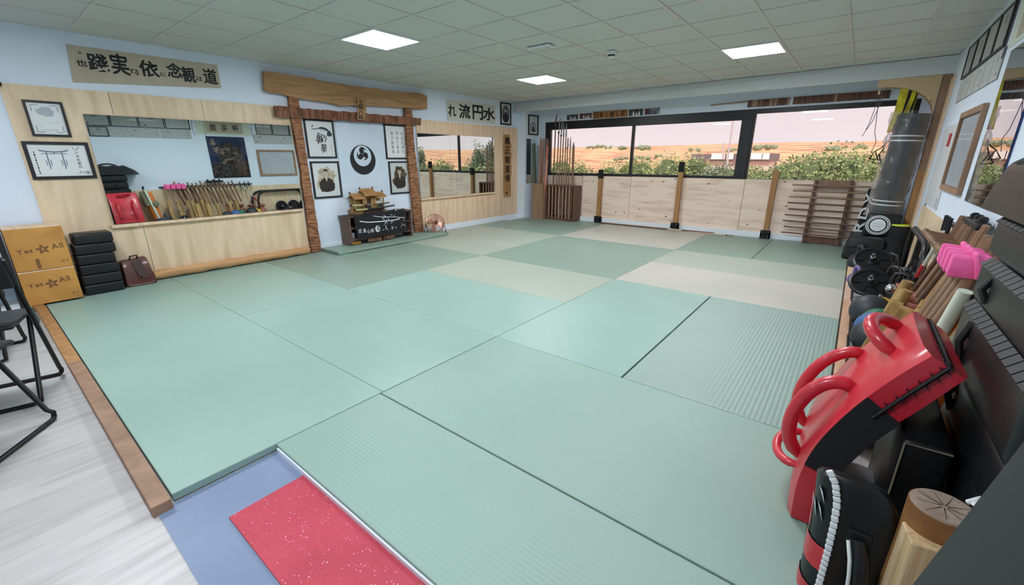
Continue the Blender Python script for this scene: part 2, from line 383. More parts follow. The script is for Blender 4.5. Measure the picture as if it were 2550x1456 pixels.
for (i, j), lab in LL.items():
    x, y = CX+(i+.5)*T, CY+(j+.5)*T
    t = thing('ceiling_light', lab, 'light', (x, y, ZC-.008), 'led panels in the ceiling')
    h = T/2-.004; f = MB()
    for a, b, c, d in ((-h, -h, h, -h+.014), (-h, h-.014, h, h), (-h, -h+.014, -h+.014, h-.014), (h-.014, -h+.014, h, h-.014)): f.box((x+a, y+b, ZC-.008), (x+c, y+d, ZC+.02))
    put('frame', f, M_plastic, t); put('diffuser', MB().box((x-h+.014, y-h+.014, ZC-.004), (x+h-.014, y+h-.014, ZC+.012)), M_led, t)
p = at(1523, 128, 'z', ZC); t = thing('smoke_detector', 'round white smoke detector hanging below the ceiling tiles', 'detector', (p.x, p.y, ZC-.06))
put('base', MB().lathe([(.05, 0), (.05, -.03), (.047, -.035)], (p.x, p.y, ZC), n=24), M_plastic, t, smooth=True)
put('sensor_ring', MB().lathe([(.04, -.034), (.04, -.052)], (p.x, p.y, ZC), n=24), M_black, t, smooth=True)
put('cap', MB().lathe([(.045, -.051), (.043, -.062), (.02, -.066)], (p.x, p.y, ZC), n=24), M_plastic, t, smooth=True)
t = thing('emergency_light', 'oblong white emergency lamp fixed flat on the ceiling', 'lamp', (1.87, .93, ZC-.03))
put('housing', MB().box((1.80, .79, ZC-.025), (1.92, 1.07, ZC-.001)), M_plastic, t, bevel=.008); put('lens', MB().box((1.815, .82, ZC-.034), (1.905, 1.04, ZC-.024)), M_rail, t, bevel=.004)
# ------------------------------------------------------------------ windows
def quadframe(name, px, X, wds, dep, lab=None):
    pts = [at(u, v, 'x', X) for u, v in px]; return pts
WX = 5.93
w1 = struct('window_1', MB().add([(WX, 3.60, .955)]*0 + [], []) if False else MB().box((WX, -.40, .957), (WX+.07, 3.60, 1.012)).box((WX, -.40, 1.89), (WX+.07, 3.60, 2.043)).box((WX, 3.47, 1.012), (WX+.07, 3.60, 1.89)).box((WX, -.40, 1.012), (WX+.07, -.235, 1.89)), M_black, bevel=.004)
put('mullion', MB().box((WX+.005, 1.585, 1.012), (WX+.06, 1.635, 1.89)), M_black, w1, bevel=.003)
put('glass_pane', MB().add([(WX+.03, 3.47, 1.01), (WX+.03, 1.635, 1.01), (WX+.03, 1.635, 1.89), (WX+.03, 3.47, 1.89)], [(0, 1, 2, 3)]), M_glass, w1)
put('glass_pane', MB().add([(WX+.036, 1.585, 1.01), (WX+.036, -.235, 1.01), (WX+.036, -.235, 1.89), (WX+.036, 1.585, 1.89)], [(0, 1, 2, 3)]), M_glass, w1)
w2 = struct('window_2', MB().box((WX, -2.36, 1.975), (WX+.07, -.405, 2.045)).box((WX, -2.36, .955), (WX+.07, -.405, .975)).box((WX, -.435, .975), (WX+.07, -.405, 1.975)).box((WX, -2.36, .975), (WX+.07, -2.30, 1.975)), M_black, bevel=.004)
put('glass_pane', MB().add([(WX+.03, -.435, .975), (WX+.03, -2.30, .975), (WX+.03, -2.30, 1.975), (WX+.03, -.435, 1.975)], [(0, 1, 2, 3)]), M_glass, w2)
# ------------------------------------------------------------------ plywood sheets on the far wall
fs = thing('trim_3', None, None, (XF-.02, 1, .12), kind='structure')
for y0, y1, z1 in ((2.62, pa.y-.02, .958), (1.555, 2.61, .963), (-.43, 1.55, .968), (-2.3, -.435, .972)):
    put('plywood_sheet', MB().box((5.885, y0, .125), (5.915, y1, z1)), M_pine, fs, bevel=.002, seg=1)
# ------------------------------------------------------------------ judo mats
G1 = tatami('mat_green', (158, 187, 175), (151, 181, 169), 'X', False); G2 = tatami('mat_green_dark', (141, 163, 149), (147, 169, 156), 'X', False)
G3 = tatami('mat_beige', (205, 200, 188), (194, 192, 180), 'X', False); G4 = tatami('mat_sage', (180, 187, 172), (171, 181, 166), 'X', False)
GR = tatami('mat_green_ribbed', (154, 182, 169), (147, 176, 163), 'X', True); GRY = tatami('mat_green_ribbed_across', (157, 180, 170), (151, 175, 165), 'Y', True)
g = .0012
MT = [(-1.965, -.985, 1.957, 3.93, G1, 'plain green mat at the far left corner in front of the wooden boxes'),
 (-.985, 0, 1.957, 3.93, G1, 'plain green mat below the large mirror beside the leather bag'),
 (0, 1, 1.957, 3.93, G2, 'darker green mat against the log under the torii left post'),
 (1, 2, 1.957, 3.5, G2, 'darker green mat in front of the altar cabinet'),
 (2, 3, 1.957, 3.93, G4, 'pale sage mat in front of the copper fan'),
 (3, 4, 1.957, 3.95, G4, 'pale sage mat below the small wall mirror'),
 (4, 4.94, 1.957, 3.95, G2, 'green mat at the wall below the vertical wooden plaque'),
 (4.94, 5.84, 1.957, 3.86, G2, 'green mat in the corner under the weapon rack'),
 (-1.965, -.985, 0, 1.957, G1, 'plain green mat bordered by the near wooden edging plank'),
 (-.985, 0, 0, 1.957, G1, 'large plain green mat behind the vinyl notch, second from edging'),
 (0, 1, 0, 1.957, G1, 'plain green mat in the very middle of the floor'),
 (1, 2, 0, 1.957, G4, 'pale mat left of the central dark seam, before the dark one'),
 (2, 3, 0, 1.957, G2, 'dark green mat in the middle of the far half, nearer one'),
 (3, 4, 0, 1.957, G2, 'dark green mat in the middle of the far half, farther one'),
 (4, 5.84, .98, 1.957, G3, 'beige mat at the foot of the far wall between two posts, left one'),
 (4, 5.84, 0, .98, G3, 'beige mat at the foot of the far wall before the tall centre post'),
 (-1.57, -1.006, -1.97, -.003, GR, 'narrow cut ribbed mat along the red rubber strip'),
 (-1, 0, -1.975, -.004, GR, 'broad ribbed green mat in the foreground beside the red kick shield'),
 (0, 2, -.988, -.002, G1, 'smooth green mat left of the ribbed one near the right wall'),
 (0, 2, -1.98, -.996, GRY, 'ribbed green mat with dark seam beside the wooden edging rail'),
 (2, 3.05, -1.98, 0, G3, 'beige mat beside the medicine balls, brightest of all'),
 (3.05, 4, -1.98, 0, G4, 'greyish sage mat beside the weights'),
 (4, 5.84, -.985, 0, G2, 'green mat in front of the right post of the far wall'),
 (4, 5.84, -1.98, -.99, G2, 'green mat in front of the slatted staff rack')]
def mat_mesh(x0, x1, y0, y1, m, lab):
    t = thing('judo_mat', lab, 'mat', ((x0+x1)/2, (y0+y1)/2, .0), 'judo mats of the training floor')
    a, b, c, d = x0+g, x1-g, y0+g, y1-g
    put('cover', MB().box((a, c, .006), (b, d, .04)), m, t, bevel=.0035, seg=2)
    put('underlay', MB().box((a+.006, c+.006, .0005), (b-.006, d-.006, .006)), M_under, t)
for k in MT: mat_mesh(*k)
struct('trim_4', MB().box((-2.02, -1.5, .0003), (-1.575, -.003, .003)), M_blue, label=None)
mr = mat('red_rubber', (186, 62, 80), .6, c2=(176, 54, 72), scale=5)
def speck(m):
    nt = m.node_tree; L = nt.links.new; b = nt.nodes['Principled BSDF']; src = b.inputs['Base Color'].links[0].from_socket; t = N(nt, 'TexCoord')
    for sc, th, c in ((95, .17, (238, 205, 210)), (70, .12, (120, 22, 36)), (170, .2, (214, 120, 132))):
        v = N(nt, 'TexVoronoi', Scale=sc, Randomness=1); L(t.outputs['Object'], v.inputs['Vector'])
        r = N(nt, 'Math', operation='LESS_THAN'); r.inputs[1].default_value = th; L(v.outputs['Distance'], r.inputs[0])
        x = N(nt, 'TexNoise', Scale=sc*.35); L(t.outputs['Object'], x.inputs['Vector']); r2 = N(nt, 'Math', operation='GREATER_THAN'); r2.inputs[1].default_value = .55; L(x.outputs[0], r2.inputs[0])
        mu = N(nt, 'Math', operation='MULTIPLY'); L(r.outputs[0], mu.inputs[0]); L(r2.outputs[0], mu.inputs[1])
        mx = N(nt, 'Mix', data_type='RGBA'); L(mu.outputs[0], mx.inputs[0]); L(src, mx.inputs[6]); mx.inputs[7].default_value = (*lin(c), 1); src = mx.outputs[2]
    L(src, b.inputs['Base Color'])
speck(mr)
put('rubber_mat', MB().box((-1.86, -1.6, .003), (-1.578, -.265, .011)), mr, label='red speckled rubber strip lying on blue vinyl beside the mats', cat='mat')
struct('trim_5', MB().box((-1.577, -1.6, .0), (-1.570, -.02, .028)), M_base)
put('edging_plank', MB().box((-2.036, -.035, 0.001), (-1.972, 1.885, .047)), M_oak2, label='brown planed timber edging the mats, nearer to the red rubber', cat='plank', bevel=.003, group='timber edging on the left')
put('edging_plank', MB().box((-2.035, 1.89, 0.001), (-1.970, 3.72, .04)), M_oak, label='golden timber edging the mats beside the folding chairs', cat='plank', bevel=.003, group='timber edging on the left')
# rail along the right side
rail = [(-2.2, .45), (.455, 1.62), (1.625, 2.62), (2.625, 3.5), (3.505, 4.7)]
mats_r = [M_oak2, mat('pink_pine', (206, 164, 136), .6, c2=(184, 140, 112), scale=2, stretch=(1, 10, 10), detail=4), M_oak2, mat('pink_pine2', (204, 170, 148), .6), mat('pale_pine', (220, 190, 152), .6)]
RLAB = ['nearest brown timber rail behind the red kick shield', 'pinkish timber rail beside the chrome bars', 'brown timber rail beside the medicine balls', 'pale pinkish timber rail beside the weight plates', 'pale timber rail ending at the black case']
for (a, b), m, lab, k in zip(rail, (mats_r[0], mats_r[1], mats_r[1], mats_r[3], mats_r[4]), RLAB, range(5)):
    put('timber_rail', MB().box((a, -2.045+.006*(k % 2), .001), (b, -1.99, .055)), m, label=lab, cat='rail', bevel=.003, group='timber rails along the right side')
# ------------------------------------------------------------------ outside
M_hill = mat('wheat_hill', (238, 194, 146), .9, c2=(196, 134, 106), scale=.09, stretch=(1, .35, 9), lo=.42, hi=.62, detail=6, dist=1)  # hill colours lightened, so haze and window veil are painted in
M_leaf = mat('leaves', (158, 170, 112), .8, c2=(120, 138, 88), scale=2.2, lo=.4, hi=.6)  # leaf greens below are lightened to paint in the outdoor haze
M_leaf2 = mat('pale_leaves', (182, 188, 126), .8, c2=(140, 152, 98), scale=2.2, lo=.4, hi=.6)
M_leaf3 = mat('grey_leaves', (150, 162, 134), .8, c2=(124, 138, 112), scale=2.2)
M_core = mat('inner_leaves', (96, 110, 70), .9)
M_trunk = mat('trunk_bark', (96, 80, 64), .9)
rh = random.Random(3)
hv = []; NX, NY = 26, 70
for i in range(NX):
    for j in range(NY):
        r = 60+i*22; a = math.radians(-75+150*j/(NY-1)); x, y = 6+r*math.cos(a), r*math.sin(a)
        k = min(1, max(0, (r-120)/420)); h = -12+ (12+1.3+ (r*.027))*(1 if a > -.17 else max(.80, 1+(a+.17)*1.0))*(k*k*(3-2*k)) + 1.4*k*math.sin(a*7+1.3) + 1.0*k*math.sin(r*.03+a*11)
        hv.append((x, y, h))
hm = MB().add(hv, [(i*NY+j, (i+1)*NY+j, (i+1)*NY+j+1, i*NY+j+1) for i in range(NX-1) for j in range(NY-1)])
put('hill', hm, M_hill, label='dry orange wheat hillside beyond the windows', cat='hill', smooth=True)
struct('ground', MB().box((8, -90, -13), (70, 90, -12)), mat('dry_ground', (170, 150, 110), .9))
def tree(name, x, y, top, rad, m, lab, grp, n=900, leaf=.16, zs=1.0, bot=-12):
    t = thing(name, lab, 'tree', (x, y, bot), grp); R = random.Random(int(x*31+y*17))
    cz = top-rad*zs*.9; mb = MB(); lobes = [(R.uniform(-.5, .5)*rad, R.uniform(-.5, .5)*rad, R.uniform(-.4, .45)*rad*zs, R.uniform(.42, .62)*rad) for _ in range(11)]
    for k in range(n):
        lx, ly, lz, lr = R.choice(lobes); d = Vector((R.gauss(0, 1), R.gauss(0, 1), R.gauss(0, 1))).normalized()*lr*R.uniform(.45, 1.08); d.z *= zs if zs > 1.2 else 1
        c = Vector((x+lx, y+ly, cz+lz))+d; u = Vector((R.gauss(0, 1), R.gauss(0, 1), R.gauss(0, 1))).normalized(); v = u.cross(Vector((R.gauss(0, 1), R.gauss(0, 1), R.gauss(0, 1)))).normalized(); s_ = leaf*R.uniform(.6, 1.4)
        mb.add([c-u*s_, c-v*s_*.5, c+u*s_, c+v*s_*.5], [(0, 1, 2, 3)])
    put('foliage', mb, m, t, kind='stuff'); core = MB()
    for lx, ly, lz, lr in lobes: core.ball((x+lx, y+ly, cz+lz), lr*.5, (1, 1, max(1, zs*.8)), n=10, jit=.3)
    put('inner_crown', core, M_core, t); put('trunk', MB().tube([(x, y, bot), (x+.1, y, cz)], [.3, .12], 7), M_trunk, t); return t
TR = [(1405, 392, 30, 2.6, 1), (1452, 402, 26, 2.2, 0), (1500, 394, 30, 2.6, 1), (1560, 398, 27, 2.4, 0), (1600, 396, 30, 2.3, 1), (1650, 380, 28, 2.9, 0), (1700, 378, 26, 2.6, 1), (1750, 398, 27, 2.2, 0), (1800, 404, 24, 2.0, 2),
      (1880, 410, 26, 2.0, 1), (1930, 408, 22, 2.0, 0), (1985, 385, 28, 2.6, 2), (2030, 380, 25, 2.6, 0), (2080, 378, 24, 2.6, 1), (2125, 366, 27, 2.8, 0), (2175, 360, 25, 2.8, 1), (2225, 368, 22, 2.6, 0), (2290, 372, 20, 2.4, 1), (1345, 400, 30, 2.6, 0), (1280, 392, 32, 3, 1)]
for k, (u, v, D, r, mi) in enumerate(TR):
    q = at(u, v, 'x', 6+D)
    side = 'left window pane' if u < 1570 else ('middle pane' if u < 1850 else 'right window')
    tree('leafy_tree', q.x, q.y, q.z, r, (M_leaf, M_leaf2, M_leaf3)[mi], '%s tree crown, %s seen through the %s' % (('green', 'yellowish green', 'greyish green')[mi], ('first', 'second', 'third', 'fourth', 'fifth', 'sixth', 'seventh', 'eighth', 'ninth', 'tenth')[k % 10 if u < 1850 else (k-9) % 10] + ' from the left', side), 'trees below the hill outside', n=4200, leaf=.10)
for x, y, b, r, w_ in ((36, -36.4, 3.3, 1.2, 'left'), (36, -25.8, 3.9, 1.5, 'middle'), (37, -23.9, 3.4, 1.3, 'right')):
    tree('poplar_tree', x, y, b, r, M_leaf3, 'tall narrow poplar seen only in the smaller wall mirror, %s' % w_, 'poplars outside', n=2600, leaf=.13, zs=2.6)
for k in range(12):
    tree('leafy_tree', 33+rh.uniform(-2, 2), -18.5-2.7*k, 1.25+rh.uniform(-.35, .35), 2.5, (M_leaf, M_leaf2)[k % 2], 'bushy tree reflected in the smaller wall mirror, %s from the hill side' % ('1st 2nd 3rd 4th 5th 6th 7th 8th 9th 10th 11th 12th'.split()[k]), 'trees below the hill outside', n=1800, leaf=.13)
# shrubs along the ridge
for k, (u, v, s_) in enumerate([(1470, 362, 1.0), (1492, 360, 1.4), (1515, 361, 1.2), (1540, 363, 1.5), (1555, 363, 1), (1603, 362, 1.9), (1585, 363, .9), (1730, 367, 1.4), (1820, 368, 1.2), (1875, 363, 1.8), (1900, 360, 1.6), (1925, 360, 1.5), (2068, 363, 1.6), (1535, 391, 1.2), (1552, 389, 1.5), (1590, 388, 1.5), (1620, 388, 1.3), (1640, 382, 1), (2150, 358, 1.2)]):
    q = at(u, v, 'x', 306)
    mb = MB()
    for a in range(6): mb.ball((q.x+rh.uniform(-2, 2)*s_, q.y+rh.uniform(-2.4, 2.4)*s_, q.z-1.4+rh.uniform(-.6, .4)), 1.05*s_, (1, 1, .8), n=8, jit=.2)
    put('shrub', mb, M_leaf3, label='small dark shrub on the dry hill, %s from the left of the view' % ('1st 2nd 3rd 4th 5th 6th 7th 8th 9th 10th 11th 12th 13th 14th 15th 16th 17th 18th 19th'.split()[k]), cat='shrub', group='shrubs on the hill')
# low building and masts
b0 = at(1728, 386, 'x', 130); b1 = at(1920, 386, 'x', 130)
bt = thing('low_building', 'long low building with dark fascia and white signs', 'building', ((b0.x), (b0.y+b1.y)/2, -9))
Mpk = mat('pink_render', (226, 206, 200), .8); Mdk = mat('dark_fascia', (120, 108, 112), .7); Msg = mat('sign_white', (240, 236, 238), .6)
put('wall', MB().box((130, b1.y, -9), (142, b0.y, b0.z-1.6)), Mpk, bt); put('fascia', MB().box((129, b1.y-.4, b0.z-1.7), (142.5, b0.y+.4, b0.z+.3)), Mdk, bt)
for u in (1780, 1797, 1818, 1872, 1890, 1907):
    q = at(u, 389, 'x', 128.9); put('sign_board', MB().box((128.7, q.y-.85, q.z-.8), (128.95, q.y+.85, q.z+.8)), Msg, bt)
q = at(1826, 300, 'x', 125); put('mast', MB().tube([(q.x, q.y, -9), (q.x, q.y, q.z)], [.35, .18], 8), mat('mast_grey', (190, 180, 186), .6), label='tall thin grey mast rising behind the middle pane', cat='mast')
q = at(1803, 353, 'x', 250); mb = MB().tube([(q.x, q.y, q.z-9), (q.x, q.y, q.z)], [.8, .2], 5)
for dz in (1.2, 2.6): mb.bar((q.x, q.y-2.4, q.z-dz), (q.x, q.y+2.4, q.z-dz), .25, .25)
put('power_pylon', mb, MATS['mast_grey'], label='small power pylon on the skyline left of the mast', cat='pylon')
# ------------------------------------------------------------------ left wall
PF = 3.985
ps = thing('trim_6', None, None, (-1.1, PF, .1), kind='structure')
for a, b, c, d in ((-1.79, -1.092, .05, 1.925), (-1.088, .64, .05, .66), (-1.088, -.317, .664, 1.928), (-.314, .64, .664, 1.932)):
    put('plywood_sheet', MB().box((a, PF, c), (b, YL-.0005, d)), M_ply, ps, bevel=.0015, seg=1)
ps2 = thing('trim_7', None, None, (4, PF, .1), kind='structure')
put('plywood_sheet', MB().box((2.70, PF, .135), (5.437, YL-.0005, 1.925)), M_ply2, ps2, bevel=.0015, seg=1)
# wall mirror 1: two panes, hung slightly out of true
def mpanes(root, x0, x1, z0, z1, seams, y0, a, b, fr=.004):
    xs = [x0]+seams+[x1]; xc, zc = (x0+x1)/2, (z0+z1)/2
    yy = lambda x, z: y0-a*(x-xc)-b*(z-zc)
    for i in range(len(xs)-1):
        p, q = xs[i]+.0015, xs[i+1]-.0015
        put('mirror_pane', MB().hexa([(x, YL-.016, z) for x, z in ((p, z0), (q, z0), (q, z1), (p, z1))]+[(x, yy(x, z), z) for x, z in ((p, z0), (q, z0), (q, z1), (p, z1))]), M_mirror, root)
t = thing('wall_mirror', 'large frameless two-pane mirror over the plywood, reflecting the white wall', 'mirror', (-.35, 3.97, .665))
mpanes(t, -1.316, .612, .668, 1.71, [-.35], 3.955, .016, -.010)
put('wooden_ledge', MB().box((-1.345, 3.945, .632), (.612, PF-.001, .664)), M_ply2, label='thin pale wooden ledge under the large mirror', cat='ledge', bevel=.002)
t = thing('wall_mirror', 'smaller frameless mirror reflecting the window, on the far plywood panel', 'mirror', (3.6, 3.97, .655))
mpanes(t, 2.69, 4.635, .655, 1.708, [3.42], 3.965, .004, 0)
put('wooden_ledge', MB().box((2.685, 3.945, .622), (4.635, PF-.001, .652)), M_ply2, label='thin pale wooden ledge under the smaller mirror', cat='ledge', bevel=.002)
t = thing('wall_mirror', 'narrow tall mirror on the pillar in the far corner', 'mirror', (5.7, pa.y, .79))
yp = pa.y-.008
put('mirror_pane', MB().box((5.50, yp, .79), (5.83, pa.y-.001, 1.71)), M_mirror, t)
def pxflat(F, val, ax='y'):
    def c(u, v):
        q = at(u, v, ax, val)-F.O; return q.dot(F.U), q.dot(F.V)
    return c
def brush(F, c, ch, u, v, w, h, bold=.01, rot=0):
    a, b = c(u, v); a1, _ = c(u-w/2, v); a2, _ = c(u+w/2, v); _, b1 = c(u, v+h/2); _, b2 = c(u, v-h/2)
    W_, H_ = abs(a2-a1), abs(b2-b1)
    for i, j in ((0, 0), (.022, .012), (-.022, -.012), (.012, -.022)): F.glyph(ch, a+W_*i, b+H_*j, W_*.97, H_*.97, rot, bold)
# banner 1
t = thing('calligraphy_banner', 'long tan cloth banner with a line of brush characters, high on the left', 'banner', (-1.3, YL, 1.98))
cs = [at(u, v, 'y', YL-.004) for u, v in ((182, 205), (551, 220), (540, 162), (164, 110))]
put('cloth', MB().slab(cs, (0, -.003, 0)), M_tan, t)
F = Flat((-1.3, YL-.008, 1.98), *AX['left']); c = pxflat(F, YL-.008)
for ch, u, v, w, h in (('也', 203, 157, 27, 16), ('踐', 244, 156, 50, 44), ('実', 298, 160, 44, 52), ('ず', 328, 177, 11, 13), ('る', 340, 180, 11, 13), ('依', 371, 171, 47, 40), ('に', 407, 185, 14, 10), ('念', 434, 175, 38, 36), ('観', 470, 186, 32, 38), ('は', 497, 196, 13, 11), ('道', 523, 190, 34, 38)):
    brush(F, c, ch, u, v, w, h, .006 if w > 20 else .004)
F.put('lettering', M_ink, t)
F = Flat((-1.3, YL-.008, 1.98), *AX['left'], d=.001); a, b = c(195, 134); F.rect(a, b, a+.022, b+.022).put('seal', mat('seal_grey', (120, 108, 98), .8), t)
# banner 2
t = thing('calligraphy_banner', 'short cream banner with four big brush characters near the portrait', 'banner', (3.4, YL, 1.95))
cs = [at(u, v, 'y', YL-.004) for u, v in ((1114, 300), (1233, 309), (1233, 263), (1111, 247))]
put('cloth', MB().slab(cs, (0, -.003, 0)), M_cream, t)
F = Flat((3.4, YL-.008, 1.95), *AX['left']); c = pxflat(F, YL-.008)
for ch, u, v, w, h in (('れ', 1126, 275, 19, 30), ('流', 1157, 277, 28, 36), ('円', 1190, 280, 26, 36), ('水', 1218, 284, 30, 32)): brush(F, c, ch, u, v, w, h, .009)
F.put('lettering', M_ink, t)
# oval portrait
t, A = frame('framed_portrait', 'black framed oval grey portrait of a bearded man, by the ceiling corner', 'picture', (4.88, YL, 1.965), 'left', .34, .42, .028)
F = A(); F.disc(.17, .21, .125, ry=.165); F.put('oval_ground', mat('oval_grey', (120, 122, 126), .8), t)
F = A(.0005); F.disc(.17, .13, .10, ry=.085); F.rect(.14, .15, .2, .2); F.put('jacket', mat('dark_jacket', (40, 42, 48), .8), t)
F = A(.001); F.disc(.172, .26, .042, ry=.055); F.put('face', mat('grey_face', (188, 186, 182), .8), t)
F = A(.0015); F.disc(.172, .225, .03, ry=.02); F.rect(.150, .268, .166, .274); F.rect(.178, .268, .194, .274); F.disc(.172, .305, .035, ry=.012); F.put('beard_and_eyes', M_ink, t)
# certificates at the left edge
t, A = frame('framed_certificate', 'upright black framed certificate with grey ornament, upper left', 'certificate', (-1.685, PF, 1.50), 'left', .25, .30, .018)
F = A()
for sx_, sz in ((0, 0), (1, 0), (0, 1), (1, 1)):
    X = lambda u: (u if not sx_ else .25-u); Z = lambda v: (v if not sz else .30-v)
    F.stroke([(X(.04), Z(.09)), (X(.045), Z(.06)), (X(.035), Z(.045)), (X(.06), Z(.035)), (X(.09), Z(.038))], .004)
F.put('corner_ornament', mat('grey_ornament', (96, 100, 108), .8), t)
F = A(.0004); F.blob(.125, .21, .055, .04, .2).lines(.06, .05, .19, .062, 2, w=.003).lines(.06, .075, .19, .14, 4, w=.0025, dens=.3); F.put('engraving', mat('pale_engraving', (176, 184, 188), .8), t)
t, A = frame('framed_certificate', 'wide black framed certificate with a drawn torii gate, below the upright one', 'certificate', (-1.77, PF, 1.125), 'left', .43, .33, .026)
F = A(); F.stroke([(.09, .255), (.13, .245), (.19, .24), (.25, .245), (.28, .255)], .012).stroke([(.10, .225), (.27, .225)], .006).stroke([(.135, .24), (.135, .09)], .009).stroke([(.235, .24), (.235, .09)], .009).stroke([(.185, .24), (.185, .225)], .01)
for x in (.12, .15, .22, .25): F.stroke([(x, .17), (x, .12)], .006)
F.lines(.08, .255, .30, .275, 14, True, .002, .9); F.put('torii_drawing', mat('blue_grey_ink', (118, 132, 150), .8), t)
F = A(.0004)
for k, ch in enumerate('六本松館印'): F.glyph(ch, .335, .235-.032*k, .024, .026, 0, .004)
F.lines(.052, .05, .064, .27, 1, True, .008); F.stroke([(.315, .285), (.325, .265), (.345, .262), (.35, .28), (.365, .285)], .004).stroke([(.315, .045), (.325, .065), (.345, .06), (.35, .045)], .004)
F.stroke([(.375+.014*math.cos(a*.7), .055+.014*math.sin(a*.7)) for a in range(10)], .004); F.disc(.375, .055, .005)
F.put('lettering', M_ink, t)
# torii
tr = thing('torii_gate', 'decorative wooden torii with live edge lintel and two hewn posts on the wall', 'torii', (1.65, 3.95, .04))
R3 = lambda pts, y: [at(600+u/2.911, 160+v/2.911, 'y', y) for u, v in pts]
up = [(165, 48), (230, 55), (300, 65), (380, 80), (450, 92), (495, 100), (520, 97), (560, 115), (640, 128), (740, 143), (790, 153), (845, 158), (930, 172), (1000, 175), (1010, 183), (1100, 192), (1190, 200), (1290, 208), (1330, 220), (1350, 230)]
lo_ = [(1352, 325), (1290, 327), (1240, 318), (1150, 315), (1050, 307), (900, 300), (780, 297), (720, 303), (690, 290), (640, 278), (540, 265), (420, 245), (350, 232), (300, 215), (230, 208), (195, 200), (172, 188)]
put('lintel', MB().slab(R3(up+lo_, 3.915), (0, .05, 0)), M_beam, tr, bevel=.003, seg=1)
def hewn(px, y, off, step=16, amp=.006):
    P = [at(u, v, 'y', y) for u, v in px]; out = []
    for i in range(len(P)):
        a, b = P[i], P[(i+1) % len(P)]; n = max(1, int((b-a).length/.06)) if (b-a).length > .5 else 1
        for k in range(n):
            q = a.lerp(b, k/n)
            if k: q = q+Vector((random.uniform(-amp, amp), 0, random.uniform(-amp, amp)))
            out.append(q)
    return MB().slab(out, (0, off, 0))
put('post', hewn([(719, 237), (743, 243), (755, 330), (801, 624), (777, 629), (746, 400), (727, 300)], 3.935, .05), M_barkv, tr, label='left post of rough hewn timber')
put('post', hewn([(1009, 270), (1026, 272), (1031, 345), (1056, 576), (1035, 579), (1022, 450), (1014, 345)], 3.935, .05), M_barkv, tr, label='right post of rough hewn timber')
put('tie_beam', hewn([(684, 263), (1049, 294), (1048, 312), (686, 290)], 3.905, .03), M_bark, tr)
pl = put('name_plaque', MB().slab([at(u, v, 'y', 3.895) for u, v in ((888, 243), (912, 246), (910, 275), (906, 300), (889, 298), (890, 270))], (0, -.018, 0)), M_beam, tr, bevel=.002, seg=1)
F = Flat((1.6, 3.8765, 1.8), *AX['left']); c = pxflat(F, 3.8765)
for ch, v in (('七', 254), ('転', 266), ('八', 279), ('起', 291)): brush(F, c, ch, 899, v, 13, 12, .010)
F.put('lettering', mat('burnt_brown', (44, 28, 20), .8), pl)
# banner with emblem
t = thing('hanging_banner', 'white cloth banner with black crescent and three-comma emblem inside the torii', 'banner', (1.65, YL, .745))
mb = MB(); nx, nz_ = 16, 14
for i in range(nx+1):
    for j in range(nz_+1):
        x = 1.25+.80*i/nx; z = .748+1.067*j/nz_; mb.v.append((x, YL-.012-.003*math.sin(x*9+z*2)*(1-j/nz_), z))
mb.f = [(i*(nz_+1)+j, (i+1)*(nz_+1)+j, (i+1)*(nz_+1)+j+1, i*(nz_+1)+j+1) for i in range(nx) for j in range(nz_)]
put('cloth', mb, M_banner, t, smooth=True)
F = Flat((1.641, YL-.0165, 1.288), *AX['left']); n = 64
for k in range(n):
    a0, a1 = 2*PI*k/n, 2*PI*(k+1)/n
    F.mb.add([F.P(.215*math.cos(a0), .212*math.sin(a0)), F.P(.215*math.cos(a1), .212*math.sin(a1)), F.P(.148*math.cos(a1), .057+.148*math.sin(a1)), F.P(.148*math.cos(a0), .057+.148*math.sin(a0))], [(0, 1, 2, 3)])
cy = .083
for k in range(3):
    a = PI/2+.25+k*2*PI/3; F.disc(.043*math.cos(a), cy+.043*math.sin(a), .037)
    pts = []; ws = []
    for s_ in range(12):
        q = a+.55-s_*.15; rr = .052+.033*min(1, s_/5); pts.append((rr*math.cos(q), cy+rr*math.sin(q))); ws.append(.050*(1-s_/11.5)**.8*(1 if s_ > 1 else .6))
    F.stroke(pts, ws)
F.put('emblem', M_ink, t)
mb = MB()
for x in (1.27, 1.52, 1.79, 2.03): mb.ball((x, YL-.02, 1.80), .006, n=8)
put('nail_head', mb, M_blackm, t)
# four pictures
t, A = frame('framed_print', 'black framed ink drawing of a prowling tiger over two large characters', 'picture', (.81, YL-.001, 1.312), 'left', .418, .50, .022)
F = A(); F.stroke([(.105, .40), (.115, .415), (.125, .425)], .012).stroke([(.10, .385), (.12, .375), (.15, .375), (.19, .385)], .009).stroke([(.19, .385), (.24, .395), (.29, .385), (.33, .365)], [.01, .028, .03, .03]); F.blob(.345, .325, .035, .04, .35)
for a in range(6): F.stroke([(.22+a*.02, .39), (.225+a*.02, .355)], .004)
F.put('tiger_drawing', mat('tiger_ink', (48, 62, 76), .8), t)
F = A(.0006); F.glyph('戦', .22, .245, .15, .15, -.35, .008).glyph('拳', .24, .13, .09, .12, -.2, .008).lines(.345, .04, .357, .2, 1, True, .006); F.put('lettering', M_ink, t)
t, A = frame('framed_print', 'black framed paper with three columns of brush writing, upper right picture', 'picture', (2.062, YL-.001, 1.30), 'left', .436, .515, .022)
F = A()
for j, col in enumerate(('志道武魂力', '天空之拳武', '是守破離道')):
    for i, ch in enumerate(col): F.glyph(ch, .33-.095*j, .385-.068*i, .048, .055, -.05, .004)
for i, ch in enumerate('三月吉日'): F.glyph(ch, .375, .33-.05*i, .022, .03, 0, 0)
F.put('lettering', mat('soft_ink', (66, 72, 84), .8), t)
